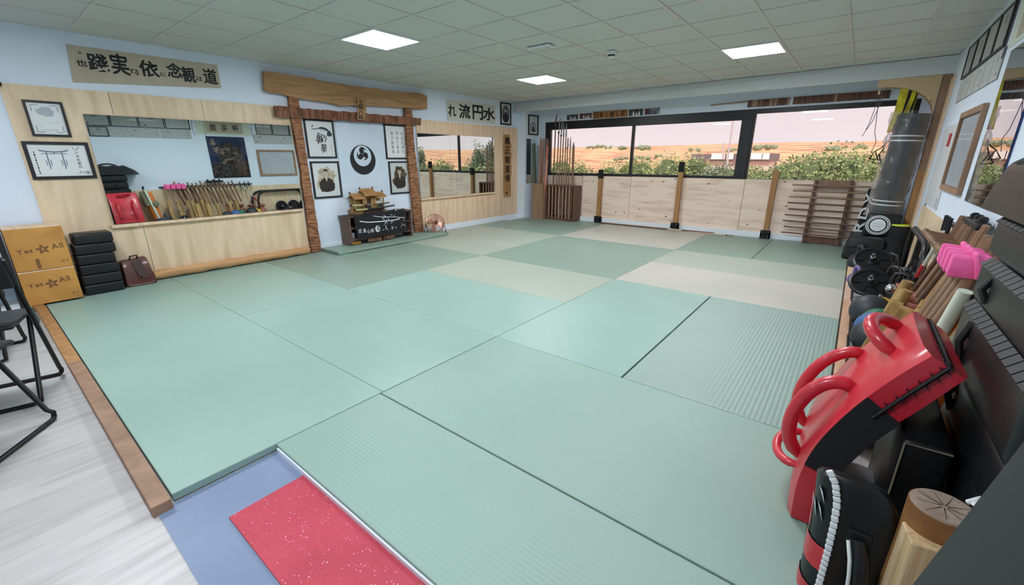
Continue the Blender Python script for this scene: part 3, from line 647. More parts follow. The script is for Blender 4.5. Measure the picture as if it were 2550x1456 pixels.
M_sep = mat('sepia_wash', (112, 92, 66), .8, c2=(72, 58, 42), scale=18, lo=.4, hi=.6); M_sep2 = mat('sepia_dark', (54, 46, 38), .8); M_skin2 = mat('sepia_skin', (206, 194, 176), .8); M_pale = mat('pale_wash', (168, 148, 118), .8, c2=(214, 202, 182), scale=14)
def portrait(t, A, w, h, pale):
    cx = w*.5; F = A(); F.blob(cx, h*.56, w*.29, h*.27, .28).blob(cx-.03, h*.40, w*.27, h*.20, .2).blob(cx+.03, h*.66, w*.24, h*.16, .35); F.put('splash_ground', pale, t)
    F = A(.0005)
    F.poly([(cx-w*.26, h*.25), (cx-w*.27, h*.40), (cx-w*.18, h*.50), (cx-w*.06, h*.56), (cx+w*.07, h*.56), (cx+w*.20, h*.50), (cx+w*.28, h*.38), (cx+w*.26, h*.24), (cx+w*.1, h*.17), (cx-w*.1, h*.18)])
    F.blob(cx, h*.26, w*.24, h*.10, .25); F.put('robe', M_sep2, t)
    F = A(.001); F.rect(cx-w*.045, h*.54, cx+w*.045, h*.62).disc(cx, h*.68, w*.085, ry=h*.085).poly([(cx-w*.05, h*.55), (cx+w*.05, h*.55), (cx, h*.44)]); F.put('face', M_skin2, t)
    F = A(.0015); F.poly([(cx-w*.09, h*.69), (cx-w*.085, h*.75), (cx-w*.03, h*.79), (cx+w*.05, h*.785), (cx+w*.09, h*.74), (cx+w*.09, h*.69), (cx+w*.06, h*.73), (cx-w*.06, h*.735)])
    F.rect(cx-w*.05, h*.695, cx-w*.018, h*.703).rect(cx+w*.018, h*.695, cx+w*.05, h*.703).rect(cx-w*.025, h*.635, cx+w*.025, h*.641).stroke([(cx, h*.69), (cx+w*.006, h*.66)], .003).stroke([(cx-w*.08, h*.54), (cx, h*.44), (cx+w*.08, h*.54)], .004); F.put('hair_and_features', M_sep2, t)
t, A = frame('framed_print', 'black framed sepia portrait of a man in a dark robe, left of the banner', 'picture', (.82, YL-.001, .773), 'left', .418, .498, .022); portrait(t, A, .418, .498, M_pale)
t, A = frame('framed_print', 'black framed darker sepia portrait with open collar, right of the banner', 'picture', (2.09, YL-.001, .757), 'left', .402, .508, .022); portrait(t, A, .402, .508, M_sep)
# vertical plaque on the far panel
t = thing('wooden_plaque', 'tall narrow rough wooden plaque with carved vertical characters', 'plaque', (5.05, PF-.001, .52))
R4 = lambda pts, y: [at(1020+u/3.466, 200+v/3.466, 'y', y) for u, v in pts]
put('board', MB().slab(R4([(808, 468), (858, 470), (856, 500), (872, 560), (866, 600), (874, 640), (868, 700), (872, 800), (866, 850), (868, 920), (866, 1000), (812, 1003), (806, 900), (810, 700), (806, 560)], PF-.002), (0, -.025, 0)), M_oak, t, bevel=.003, seg=1)
F = Flat((5.0, PF-.0285, .5), *AX['left']); c = pxflat(F, PF-.0285)
for k, ch in enumerate('義正館道場'): brush(F, c, ch, 1263.5, 350+23.5*k, 12, 19, .012)
a, b = c(1262, 480); F.disc(a, b, .035, ry=.03); F.put('lettering', mat('burnt_brown', (44, 28, 20), .8), t)
# pillar picture
t = thing('framed_print', 'small black framed enso emblem print on the corner pillar', 'picture', (5.58, pa.y, 1.79)); px0 = 5.56
f = MB(); yq = pa.y
for a, b, c_, d in ((0, 0, .36, .025), (0, .375, .36, .40), (0, .025, .025, .375), (.335, .025, .36, .375)): f.box((px0+a, yq-.02, 1.79+b), (px0+c_, yq-.001, 1.79+d))
put('frame', f, M_black, t); put('paper', MB().box((px0+.02, yq-.006, 1.81), (px0+.34, yq-.002, 2.17)), M_paper, t)
F = Flat((px0, yq-.0065, 1.79), *AX['left'])
F.stroke([(.18+.10*math.cos(-1.2+a*.27), .15+.09*math.sin(-1.2+a*.27)) for a in range(19, -1, -1)], .018).poly([(.13, .07), (.23, .07), (.215, .15), (.18, .21), (.145, .15)]); F.put('emblem', M_ink, t)
put('glass', MB().add([(px0+.02, yq-.014, 1.81), (px0+.34, yq-.014, 1.81), (px0+.34, yq-.014, 2.17), (px0+.02, yq-.014, 2.17)], [(0, 1, 2, 3)]), M_glassp, t)
# ------------------------------------------------------------------ boxes, pads, bag, log, shelf unit, chairs
M_box = mat('varnished_plyo', (200, 146, 74), .5, c2=(176, 122, 58), scale=3, lo=.35, hi=.7, detail=5, dist=1)
M_boxink = mat('stamp_brown', (120, 84, 46), .7)
def ybox(z0, z1, lab, tilt, worn):
    t = thing('wooden_box', lab, 'box', (-1.89, 3.83, z0))
    put('side_panel', MB().box((-2.068, 3.69, z0), (-2.056, 3.965, z1)), M_box, t); put('side_panel', MB().box((-1.727, 3.69, z0), (-1.715, 3.965, z1)), M_box, t)
    put('front_panel', MB().box((-2.068, 3.678, z0), (-1.715, 3.69, z1)), M_box, t, bevel=.0015); put('top_panel', MB().box((-2.068, 3.678, z1), (-1.715, 3.965, z1+.010)), M_ply2, t, bevel=.0015)
    F = Flat((-2.068, 3.6775, z0), *AX['left']); h = .048
    F.text('Yes', .038, .15, h*.86, .03, tilt); F.text('All', .252 if worn else .232, .168, h*.98, .03, tilt); cx, cy_ = (.196, .178) if worn else (.182, .172)
    for k in range(5):
        a = PI/2+.25+k*2*PI/5; b_ = a+4*PI/5; F.stroke([(cx+.042*math.cos(a), cy_+.04*math.sin(a)), (cx+.042*math.cos(b_), cy_+.04*math.sin(b_))], [.004, .016])
    F.text('14', .285, .045, .022, .02); F.disc(.325, .058, .006)
    F.put('stamp', M_boxink, t)
    if worn: F = Flat((-2.068, 3.6772, z0), *AX['left']); F.rect(.13, .012, .155, .10); F.put('dark_smudge', M_boxink, t)
ybox(.056, .348, 'lower varnished wooden box with a dark star stamp, standing on the block', .12, False)
ybox(.362, .73, 'upper varnished wooden box with a smudged star stamp', .08, True)
put('wooden_block', MB().box((-2.06, 3.66, .001), (-1.98, 3.90, .054)), M_oak, label='small wooden block under the stacked wooden boxes', cat='block', bevel=.002)
for k in range(6):
    z = .042+k*.098; x0 = -1.685+.002*k*(k % 3); lab = 'black leather focus pad in the stack by the plywood, %s' % ('lowest', 'second from the bottom', 'third from the bottom', 'fourth from the bottom', 'second from the top', 'topmost')[k]
    put('focus_pad', MB().box((x0+random.uniform(-.006, .006), 3.74, z), (x0+.29+random.uniform(-.01, .008), 3.965, z+.096)), M_blk2, label=lab, cat='pad', group='black pads stacked beside the boxes', bevel=.015, seg=3, smooth=True)
# brown leather bag
M_bag = mat('brown_leather', (88, 42, 34), .42, c2=(70, 32, 26), scale=6, coat=.2)
t = thing('leather_bag', 'dark brown leather briefcase leaning on the plywood beside the pads', 'bag', (-1.25, 3.86, .041))
bq = [(-1.375, 3.80, .042), (-1.125, 3.80, .042), (-1.125, 3.92, .042), (-1.375, 3.92, .042), (-1.365, 3.86, .30), (-1.155, 3.86, .32), (-1.155, 3.965, .32), (-1.365, 3.965, .30)]
put('body', MB().hexa(bq), M_bag, t, bevel=.012, seg=3, smooth=True)
put('strap', MB().bar((-1.25, 3.845, .29), (-1.22, 3.79, .14), .075, .006, (0, -1, .2)), mat('dark_strap', (50, 26, 24), .5), t, bevel=.002)
put('clasp', MB().bar((-1.215, 3.797, .145), (-1.21, 3.79, .115), .055, .008, (0, -1, .2)), M_bag, t, bevel=.002)
put('handle', MB().tube([(-1.29, 3.87, .30), (-1.285, 3.85, .345), (-1.23, 3.85, .35), (-1.225, 3.87, .305)], .008, 8), M_blk2, t, smooth=True)
put('rim_piping', MB().tube([(-1.35, 3.797, .075), (-1.34, 3.793, .055), (-1.16, 3.793, .055), (-1.15, 3.797, .075)], .003, 6), mat('bag_piping', (180, 150, 130), .5), t)
mb = MB(); n = 26; pts = [(-1.12+1.72*k/n, 3.925+.004*math.sin(k*.9), .097+.002*math.sin(k*1.7)) for k in range(n+1)]
put('wooden_log', mb.tube(pts, [.048+.004*math.sin(k*1.3) for k in range(n+1)], 16), M_log, label='long peeled log lying along the foot of the plywood panel', cat='log', smooth=True)
# low shelf unit left of the boxes
t = thing('shelf_unit', 'white shelf unit with black edges left of the wooden boxes', 'shelf', (-2.4, 3.78, 0))
put('side_board', MB().box((-2.115, 3.60, .004), (-2.10, 3.975, .74)), M_white3, t); put('side_board', MB().box((-2.78, 3.60, .004), (-2.765, 3.975, .74)), M_white3, t)
put('edge_strip', MB().box((-2.118, 3.585, .002), (-2.082, 3.60, .76)), M_black, t); put('edge_strip', MB().box((-2.8, 3.585, .002), (-2.765, 3.60, .76)), M_black, t)
for z in (.06, .3, .52, .74): put('shelf', MB().box((-2.765, 3.60, z), (-2.115, 3.975, z+.018)), M_white3, t)
put('back_panel', MB().box((-2.765, 3.975, .02), (-2.115, 3.985, .74)), M_paperb, t)
def folding_chair(lab, F0, Rd, Fd):
    R_ = Vector((Rd[0], Rd[1], 0)).normalized(); D = Vector((Fd[0], Fd[1], 0)).normalized(); o = Vector((F0[0], F0[1], 0)); w = .42; up = Vector((0, 0, 1))
    t = thing('folding_chair', lab, 'chair', (o.x-R_.x*w/2-D.x*.2, o.y-R_.y*w/2-D.y*.2, 0), 'black folding chairs at the left edge')
    r = .0115
    def U(a, b, s0, s1, h):  # tube loop: up one side, along the floor, up the other
        L0 = o-R_*w; P = [o-D*b+up*h+D*0, o-D*a*1.0+up*.06-D*(b-a)*.06/h*1.0, o-D*a+up*.045, o-D*a+up*.024-R_*.004, o-D*a-R_*.012+up*.014, o-D*a-R_*.028+up*r, o-D*a-R_*.06+up*r, L0-D*a+R_*.05+up*r, L0-D*a+R_*.02+up*r, L0-D*a+up*.028, L0-D*a+up*.06-D*(b-a)*.06/h, L0-D*b+up*h]
        return MB().tube(P, r, 10)
    put('leg_frame', U(0, .32, 0, 0, .80), M_blackm, t, smooth=True)
    inn = .03; q0 = o-R_*inn; q1 = o-R_*(w-inn)
    P = [q0-D*.10+up*.44, q0-D*.38+up*.05, q0-D*.395+up*.02, q0-D*.40-R_*.03+up*r, q1-D*.40+R_*.03+up*r, q1-D*.395+up*.02, q1-D*.38+up*.05, q1-D*.10+up*.44]
    put('leg_frame', MB().tube(P, r, 10), M_blackm, t, smooth=True)
    s = MB().hexa([x+up*.445 for x in (o-R_*.015+D*.03-D*.06, o-R_*(w-.015)-D*.03, o-R_*(w-.03)-D*.40, o-R_*.03-D*.40)]+[x+up*.47 for x in (o-R_*.015-D*.03, o-R_*(w-.015)-D*.03, o-R_*(w-.03)-D*.40, o-R_*.03-D*.40)])
    put('seat', s, M_blk2, t, bevel=.012, seg=3, smooth=True)
    a, b = o-D*.275+up*.64, o-D*.335+up*.83
    bk = MB(); th = D*.012
    bk.hexa([a-th, a-R_*w-th, a-R_*w+th, a+th, b-th, b-R_*w-th, b-R_*w+th, b+th]); put('backrest', bk, M_blk2, t, bevel=.010, seg=3, smooth=True)
    put('hinge_plate', MB().bar(o-D*.13+up*.40, o-D*.19+up*.50, .02, .03, (D.x, D.y, 0)), M_blackm, t)
folding_chair('black folding chair farther from the viewer, at the left edge', (-2.07, 1.82), (.97, -.24), (.24, .97))
folding_chair('black folding chair nearest the viewer, cut by the left edge', (-2.17, 1.17), (.6, .8), (.8, -.6))
folding_chair('black folding chair behind the two others, before the shelf unit', (-2.16, 2.75), (.97, -.22), (.22, .97))
t = thing('wall_hook', 'small black hook rail at the top left edge of the plywood', 'hook', (-1.80, YL, 1.95))
put('plate', MB().box((-1.83, YL-.012, 1.93), (-1.79, YL-.001, 2.02)), M_blackm, t); put('hook', MB().tube([(-1.80, YL-.012, 1.99), (-1.80, YL-.05, 1.97), (-1.79, YL-.06, 1.93), (-1.79, YL-.03, 1.92)], .006, 8), M_blackm, t)
put('cap', MB().ball((-1.80, YL-.05, 1.915), .03, (1, .8, 1.1), n=12, jit=.12), M_cloth, t, smooth=True)
# ------------------------------------------------------------------ altar
t = thing('judo_mat', 'small raised green mat under the altar cabinet', 'mat', (1.8, 3.74, .041), 'judo mats of the training floor')
put('cover', MB().box((.80, 3.505, .045), (2.84, 3.975, .086)), G2, t, bevel=.004); put('underlay', MB().box((.81, 3.515, .0405), (2.83, 3.96, .045)), M_edge, t)
cb = thing('altar_cabinet', 'walnut low cabinet with open shelves serving as an altar', 'cabinet', (1.7, 3.85, .087))
x0, x1, y0, y1, z0, z1 = 1.14, 2.26, 3.725, 3.97, .087, .495
put('side_panel', MB().box((x0, y0, z0), (x0+.022, y1, z1)), M_dark, cb, bevel=.002); put('side_panel', MB().box((x1-.022, y0, z0), (x1, y1, z1)), M_dark, cb, bevel=.002)
put('top_board', MB().box((x0-.025, y0-.012, z1), (x1+.025, y1, z1+.02)), M_dark, cb, bevel=.002)
put('shelf', MB().box((x0+.022, y0+.01, .165), (x1-.022, y1, .183)), M_dark, cb); put('shelf', MB().box((x0+.022, y0+.02, .325), (x1-.022, y1, .341)), M_dark, cb)
put('divider', MB().box((1.70, y0, z0), (1.718, y1, .165)), M_dark, cb); put('back_panel', MB().box((x0+.022, y1-.01, .13), (x1-.022, y1, z1)), M_dark, cb)
put('drawer_front', MB().box((1.42, y0+.006, .10), (1.66, y0+.02, .155)), M_rack, cb, bevel=.002); put('drawer_front', MB().box((1.74, y0+.006, .10), (1.90, y0+.02, .155)), M_rack, cb, bevel=.002)
cl = thing('altar_cloth', 'black cloth with white bamboo painting hung over the cabinet front', 'cloth', (1.7, 3.71, .18))
put('cloth', MB().hexa([(1.235, y0-.018, .178), (2.145, y0-.018, .180), (2.145, y0-.014, .180), (1.235, y0-.014, .178), (1.21, y0-.018, .515), (2.15, y0-.018, .516), (2.15, y0-.014, .516), (1.21, y0-.014, .515)]), M_cloth, cl)
put('top_fold', MB().box((1.21, y0-.018, .5155), (2.15, y1-.06, .5185)), M_cloth, cl)
F = Flat((1.2, y0-.0187, .18), *AX['left']); c = pxflat(F, y0-.0187)
C8 = lambda pts: [c(820+u/7.28, 440+v/7.28) for u, v in pts]
F.stroke(C8([(550, 805), (700, 825), (860, 815), (1050, 800), (1200, 780), (1280, 755)]), .014).stroke(C8([(800, 710), (950, 730), (1150, 725), (1370, 740)]), .009)
for a, b, w in (((1020, 740), (960, 720), .01), ((1050, 760), (990, 880), .01), ((1020, 810), (1060, 860), .008), ((1040, 740), (980, 690), .01), ((960, 740), (1010, 800), .01), ((1060, 730), (1080, 800), .01), ((1150, 690), (1100, 690), .01), ((1160, 720), (1190, 690), .008), ((1130, 810), (1110, 850), .01), ((1110, 780), (1160, 830), .01), ((1030, 870), (1020, 950), .014), ((1030, 930), (1070, 970), .012), ((1130, 890), (1150, 960), .014), ((1120, 950), (1170, 900), .01), ((1190, 900), (1220, 940), .01), ((1320, 850), (1300, 910), .009), ((1330, 850), (1390, 900), .009), ((1340, 790), (1370, 770), .01), ((1280, 750), (1240, 780), .012), ((1000, 950), (960, 970), .009)):
    F.stroke(C8([a, ((a[0]+b[0])/2+4, (a[1]+b[1])/2), b]), [w*.3, w, w*.2])
F.put('bamboo_painting', mat('white_paint', (214, 216, 222), .7), cl)
F = Flat((1.2, y0-.0187, .18), *AX['left'], d=.0006); a, b = C8([(880, 940)])[0]
n = 40
for k in range(n):
    p, q = 2*PI*k/n, 2*PI*(k+1)/n; F.mb.add([F.P(a+.044*math.cos(p), b+.05*math.sin(p)), F.P(a+.044*math.cos(q), b+.05*math.sin(q)), F.P(a+.012+.027*math.cos(q), b+.006+.034*math.sin(q)), F.P(a+.012+.027*math.cos(p), b+.006+.034*math.sin(p))], [(0, 1, 2, 3)])
F.disc(a+.014, b+.006, .014, ry=.018)
for ch, u, v in (('武', 560, 985), ('道', 640, 975), ('心', 715, 985), ('和', 780, 975)):
    p, q = C8([(u, v)])[0]; F.glyph(ch, p, q, .05, .06, .1, .01)
F.put('emblem', MATS['white_paint'], cl)
zt = z1+.0205
sh = thing('miniature_shrine', 'small wooden model shrine with three tiled roofs on the cabinet', 'shrine', (1.58, 3.87, zt))
M_sh = mat('shrine_wood', (186, 146, 92), .55, c2=(160, 120, 72), scale=6, stretch=(2, 2, 8)); M_shr = mat('shrine_roof', (176, 132, 88), .6); M_shd = mat('shrine_dark', (64, 44, 34), .7)
xs0, xs1 = 1.31, 1.84
put('base', MB().box((xs0, 3.80, zt), (xs1, 3.95, zt+.035)), M_sh, sh, bevel=.002)
for a, b, h in ((xs0+.01, 1.475, .235), (1.675, xs1-.01, .235), (1.475, 1.675, .275)):
    put('wall', MB().box((a, 3.92, zt+.035), (b, 3.94, zt+h)), M_sh, sh)
    put('pillar', MB().box((a, 3.825, zt+.035), (a+.014, 3.839, zt+h)), M_sh, sh); put('pillar', MB().box((b-.014, 3.825, zt+.035), (b, 3.839, zt+h)), M_sh, sh)
put('door', MB().box((1.545, 3.85, zt+.035), (1.605, 3.86, zt+.20)), M_shd, sh); put('door_panel', MB().box((1.492, 3.84, zt+.035), (1.54, 3.85, zt+.22)), M_sh, sh); put('door_panel', MB().box((1.61, 3.84, zt+.035), (1.66, 3.85, zt+.22)), M_sh, sh)
def roof(a, b, z, ov, h):
    r = MB(); yf, yb, ym = 3.80-ov, 3.955, 3.885
    r.slab([(a, yf, z), (a, ym, z+h), (a, yb, z+.01), (a, yb, z), (a, ym, z+h-.014), (a, yf, z-.012)], (b-a, 0, 0)); rf = put('roof', r, M_shr, sh)
    k = int((b-a)/.018)
    for i in range(k+1):
        x = a+(b-a)*i/k; put('tile_rib', MB().tube([(x, yf, z+.003), (x, ym, z+h+.003)], .0035, 5), M_sh, rf)
    put('ridge', MB().box((a-.004, ym-.008, z+h-.006), (b+.004, ym+.008, z+h+.014)), M_sh, rf)
    for x in (a, b): put('finial', MB().box((x-.009, ym-.010, z+h+.008), (x+.009, ym+.010, z+h+.034)), M_shd, rf, bevel=.003)
roof(xs0-.012, 1.49, zt+.235, .02, .055); roof(1.665, xs1+.012, zt+.235, .02, .055); roof(1.465, 1.685, zt+.275, .035, .075)
put('green_leaves', MB().ball((1.385, 3.89, zt+.09), .04, (.8, .5, 1.2), n=12, jit=.25), mat('leaf_green', (92, 130, 60), .7), sh, smooth=False); put('green_leaves', MB().ball((1.775, 3.89, zt+.07), .03, (.9, .5, 1), n=12, jit=.25), MATS['leaf_green'], sh)
put('paper_streamer', MB().box((1.70, 3.85, zt+.12), (1.775, 3.853, zt+.175)), M_paper, sh)
st = thing('sword_stand', 'dark carved wooden sword stand in front of the miniature shrine', 'stand', (1.60, 3.77, zt))
M_std = mat('dark_carved_wood', (48, 30, 26), .45)
put('foot', MB().box((1.43, 3.745, zt), (1.78, 3.79, zt+.02)), M_std, st, bevel=.004)
put('cross_rail', MB().box((1.48, 3.768, zt+.03), (1.73, 3.778, zt+.075)), M_std, st, bevel=.003)
for x in (1.47, 1.735):
    put('upright', MB().slab([(x-.018, 3.765, zt+.015), (x-.026, 3.765, zt+.06), (x-.012, 3.765, zt+.10), (x-.020, 3.765, zt+.135), (x+.020, 3.765, zt+.135), (x+.014, 3.765, zt+.10), (x+.028, 3.765, zt+.06), (x+.020, 3.765, zt+.015)], (0, .016, 0)), M_std, st, bevel=.002, seg=1)
    put('carved_wing', MB().slab([(x-.045, 3.757, zt+.05), (x-.03, 3.757, zt+.10), (x, 3.757, zt+.12), (x+.03, 3.757, zt+.10), (x+.045, 3.757, zt+.05), (x, 3.757, zt+.065)], (0, .008, 0)), M_std, st)
    put('cradle', MB().box((x-.008, 3.735, zt+.058), (x+.008, 3.766, zt+.066)).box((x-.008, 3.735, zt+.12), (x+.008, 3.766, zt+.128)), M_std, st)
def sword(xa, za, xb, zb, lab, mm, y=3.75):
    t = thing('short_sword', lab, 'sword', ((xa+xb)/2, y, min(za, zb)), 'swords on the altar'); A_, B_ = Vector((xa, y, za)), Vector((xb, y, zb)); P = [A_.lerp(B_, k/10)+Vector((0, 0, -.010*math.sin(PI*k/10))) for k in range(11)]
    put('scabbard', MB().tube(P[3:], .0125, 10), mm, t, smooth=True); put('hilt', MB().tube(P[:4], .014, 10), mat('tan_wrap', (176, 166, 128), .7), t, smooth=True)
    put('guard', MB().lathe([(.024, -.002), (.024, .002)], P[3], P[4]-P[3], 16), M_std, t); put('pommel', MB().lathe([(.016, -.008), (.016, .008)], P[0], P[1]-P[0], 12), M_black, t)
sword(1.22, zt+.148, 1.87, zt+.142, 'upper sword on the stand with a mottled pale scabbard', mat('mottled_scabbard', (52, 46, 40), .4, c2=(150, 136, 108), scale=26, lo=.45, hi=.7))
sword(1.27, zt+.078, 1.96, zt+.092, 'lower sword on the stand with a plain black scabbard', M_black)
sword(1.98, zt+.014, 2.17, zt+.014, 'small dark dagger lying at the right end of the altar cabinet', M_black, 3.80)
t = thing('memorial_tablet', 'small upright wooden tablet on a dark tray, left end of the altar', 'tablet', (1.21, 3.80, zt)); put('tray', MB().box((1.13, 3.74, zt), (1.30, 3.86, zt+.010)), M_black, t, bevel=.003); put('tablet', MB().box((1.19, 3.80, zt+.010), (1.235, 3.815, zt+.085)), M_dark, t, bevel=.003)
put('glass_jar', MB().lathe([(.03, 0), (.035, .02), (.035, .07), (.028, .085)], (1.215, 3.80, .1835), n=14), mat('smoky_glass', (130, 140, 156), .2), label='small grey jar on the left shelf of the altar cabinet', cat='jar', smooth=True)
put('paper_scroll', MB().tube([(2.20, 3.82, .1835), (2.20, 3.82, .30)], .016, 12), M_cream, label='small pale scroll standing on the right shelf of the altar cabinet', cat='scroll', smooth=True)
put('rolled_cloth', MB().tube([(1.18, 3.78, .113), (1.32, 3.78, .113)], .022, 12), mat('ochre', (190, 130, 40), .6), label='ochre rolled cloth under the lowest cabinet shelf', cat='cloth', smooth=True)
# ------------------------------------------------------------------ fan
M_cop = mat('copper', (222, 172, 156), .22, metal=1)
fn = thing('floor_fan', 'round copper floor fan on a black tube stand', 'fan', (2.78, 3.76, .04))
fc = Vector((2.78, 3.76, .235)); fd = Vector((-.35, -.92, .18)).normalized(); fu = Vector((0, 0, 1)); fr_ = fd.cross(fu).normalized(); fv = fr_.cross(fd)
for rr, off in ((.155, .0), (.155, .07), (.12, .085), (.085, .095), (.05, .10)):
    put('cage_ring', MB().tube([fc+fd*(off-.02)+(fr_*math.cos(a*PI/16)+fv*math.sin(a*PI/16))*rr for a in range(32)], .0035 if rr < .15 else .005, 6, closed=True), M_cop, fn, smooth=True)
cage = MB()
for k in range(36):
    a = 2*PI*k/36; dr = fr_*math.cos(a)+fv*math.sin(a); cage.tube([fc+dr*.155-fd*.02, fc+dr*.155+fd*.05, fc+dr*.12+fd*.066, fc+dr*.03+fd*.083], .0016, 5, caps=False)
put('cage_wires', cage, M_cop, fn); 
for k in range(4):
    a = 2*PI*k/4+.4; dr = fr_*math.cos(a)+fv*math.sin(a); dt = fd.cross(dr)
    put('blade', MB().slab([fc+dr*.02-dt*.02+fd*.01, fc+dr*.13-dt*.05+fd*.03, fc+dr*.145+dt*.02+fd*.01, fc+dr*.12+dt*.06-fd*.01, fc+dr*.02+dt*.02], fd*.002), M_cop, fn)
put('motor_hub', MB().lathe([(.03, -.05), (.036, -.04), (.036, .01), (.028, .03), (.01, .034)], fc, fd, 18), mat('dark_copper', (120, 76, 66), .3, metal=.8), fn, smooth=True)
put('badge', MB().lathe([(.032, .0), (.032, .004)], fc+fd*.082, fd, 18), MATS['dark_copper'], fn)
sd = MB(); a_, b_ = fc-fr_*.165, fc+fr_*.165
sd.tube([Vector((a_.x, a_.y+.10, .048)), Vector((a_.x, a_.y+.05, .075)), a_, Vector((a_.x, a_.y-.05, .075)), Vector((a_.x, a_.y-.10, .048))], .006, 8)
sd.tube([Vector((b_.x, b_.y+.07, .048)), Vector((b_.x, b_.y+.04, .075)), b_, Vector((b_.x, b_.y-.05, .075)), Vector((b_.x, b_.y-.10, .048))], .006, 8)
sd.tube([Vector((a_.x, a_.y-.06, .07)), Vector((b_.x, b_.y-.06, .07))], .006, 8)
put('stand', sd, M_blackm, fn, smooth=True)
for p in (a_, b_): put('foot', MB().ball((p.x, p.y-.10, .048), .009, n=8), M_blackm, fn)
# ------------------------------------------------------------------ far wall: posts, racks, pictures
def wpost(y, top, padded, lab):
    t = thing('wooden_post', lab, 'post', (5.83, y, .04), 'wooden posts along the far wall')
    zb = top-.17 if padded else top; w = .038
    put('shaft', MB().box((5.80, y-w, .045), (5.862, y+w, zb)), M_oak, t, bevel=.003, seg=1)
    if padded: put('black_pad', MB().box((5.795, y-w-.003, zb), (5.866, y+w+.003, top)), M_cloth, t, bevel=.004)
    put('base_bracket', MB().box((5.765, y-.075, .042), (5.80, y+.065, .175)).box((5.765, y-.075, .042), (5.84, y-.055, .16)).box((5.765, y+.045, .042), (5.84, y+.065, .16)), M_blackm, t, bevel=.003, seg=1)
    for a, b in ((-.05, .15), (.04, .15), (-.05, .07), (.04, .07)): put('bolt', MB().lathe([(.006, 0), (.006, .006)], (5.765, y+a, b), (-1, 0, 0), 8), M_chrome, t)
wpost(2.175, 1.09, True, 'short wooden post with black padded top, nearest the weapon rack')
wpost(.605, 1.24, True, 'tallest wooden post with black padded top, centre of far wall')
wpost(-.86, 1.12, False, 'bare topped wooden post beside the slatted staff rack')
for k, (y0, y1, dx, m) in enumerate(((2.08, .70, 0, M_dark), (2.05, .45, .022, M_ply2), (2.0, -.1, .044, M_rack))):
    put('wooden_staff', MB().tube([(5.735+dx-.02, y0, .054+.0*k), (5.735+dx-.02, y1, .054)], .0125, 8), m, label='long %s staff lying on the mats along the far baseboard' % ('dark walnut', 'pale peeled', 'reddish brown')[k], cat='staff', group='staffs on the floor', smooth=True)
t = thing('practice_bow', 'thin curved pale bow lying before the far baseboard', 'bow', (5.66, 0, .045)); put('limb', MB().tube([(5.66+.03*math.sin(k*.31), .35-.08*k, .052) for k in range(11)], [.004+.005*math.sin(PI*k/10) for k in range(11)], 8), M_ply2, t, smooth=True); put('grip', MB().tube([(5.68, -.30, .053), (5.68, -.42, .053)], .011, 8), M_cloth, t)
# photographs above the window
pal = [('two white-robed men', (90, 92, 96), (200, 200, 200)), ('three practitioners, one in dark red', (110, 84, 86), (206, 200, 198)), ('robed group with strong contrast', (70, 80, 76), (214, 220, 216)), ('dark robed figure with reddish left half', (150, 150, 156), (60, 70, 84))]
for k, (ya, yb, z0, z1) in enumerate(((3.07, 2.79, 2.055, 2.165), (2.77, 2.48, 2.06, 2.172), (1.72, 1.43, 2.052, 2.18), (1.41, 1.12, 2.058, 2.178))):
    t, A = frame('photo_print', 'small black and white photo of %s above the window' % pal[k][0], 'photo', (XF-.001, ya, z0), 'far', ya-yb, z1-z0, .008, .008, mat('pale_mount', (206, 210, 214), .6), mat('photo_ground_%d' % k, pal[k][1], .7, c2=tuple(int(v*.5) for v in pal[k][1]), scale=22), glass=False)
    F = A(); w, h = ya-yb, z1-z0
    for a, b in ((.35, .5), (.72, .45), (.55, .3)): F.disc(w*a, h*b+.01, .012, 12).poly([(w*a-.022, .01), (w*a+.022, .01), (w*a+.015, h*b), (w*a-.015, h*b)])
    F.put('figures', mat('photo_light_%d' % k, pal[k][2], .7), t)
    if k in (1, 3):
        F = A(.0004); F.rect(.008, .01, w*.3, h*.85); F.put('reddish_area', mat('photo_red', (92, 40, 48), .7), t)
t = thing('wooden_sign', 'orange-brown wooden sign with burnt brush characters above the window', 'sign', (XF-.02, 2.10, 2.05))
put('board', MB().box((XF-.022, 1.74, 2.052), (XF-.001, 2.46, 2.178)), mat('sign_orange', (176, 118, 66), .6, c2=(156, 100, 54), scale=2, stretch=(1, 3, 16), dist=.6), t, bevel=.002)
F = Flat((XF-.0225, 2.46, 2.052), *AX['far'])
for k, ch in enumerate('日毎く磨く研'):
    for dx in (-.0022, 0, .0022): F.glyph(ch, .075+.112*k+dx, .063+dx*.5, .085 if ch != 'く' else .05, .10, 0, .006)
F.put('lettering', mat('burnt_brown', (44, 28, 20), .8), t)
nm = [mat('name_strip_a', (110, 76, 62), .6), mat('name_strip_b', (168, 138, 118), .6), mat('name_strip_c', (92, 60, 48), .6), mat('name_strip_d', (130, 98, 80), .6)]
rs = random.Random(5)
for (ya, yb, n, lab, seq) in ((-.29, -.865, 17, 'row of narrow wooden name tablets in mixed browns above the window', '20110302013102'), (-.905, -2.02, 33, 'longer row of dark wooden name tablets above the right window', '0020200200200201000')):
    t = thing('name_tablet_board', lab, 'plaque', (XF-.02, (ya+yb)/2, 2.10)); put('backing_strip', MB().box((XF-.008, yb, 2.075), (XF-.001, ya, 2.17)), nm[2], t)
    w = (ya-yb)/n
    for k in range(n):
        y = ya-w*(k+.5); put('name_tablet', MB().box((XF-.020-rs.uniform(0, .003), y-w*.46, 2.072+rs.uniform(-.002, .004)), (XF-.008, y+w*.46, 2.176)), nm[int(seq[k % len(seq)])], t, bevel=.0015, seg=1)
put('thin_batten', MB().bar((XF-.012, .27, 2.145), (XF-.012, -.285, 2.165), .012, .014), M_oak, label='thin wooden batten above the window, left of the name tablets', cat='batten')
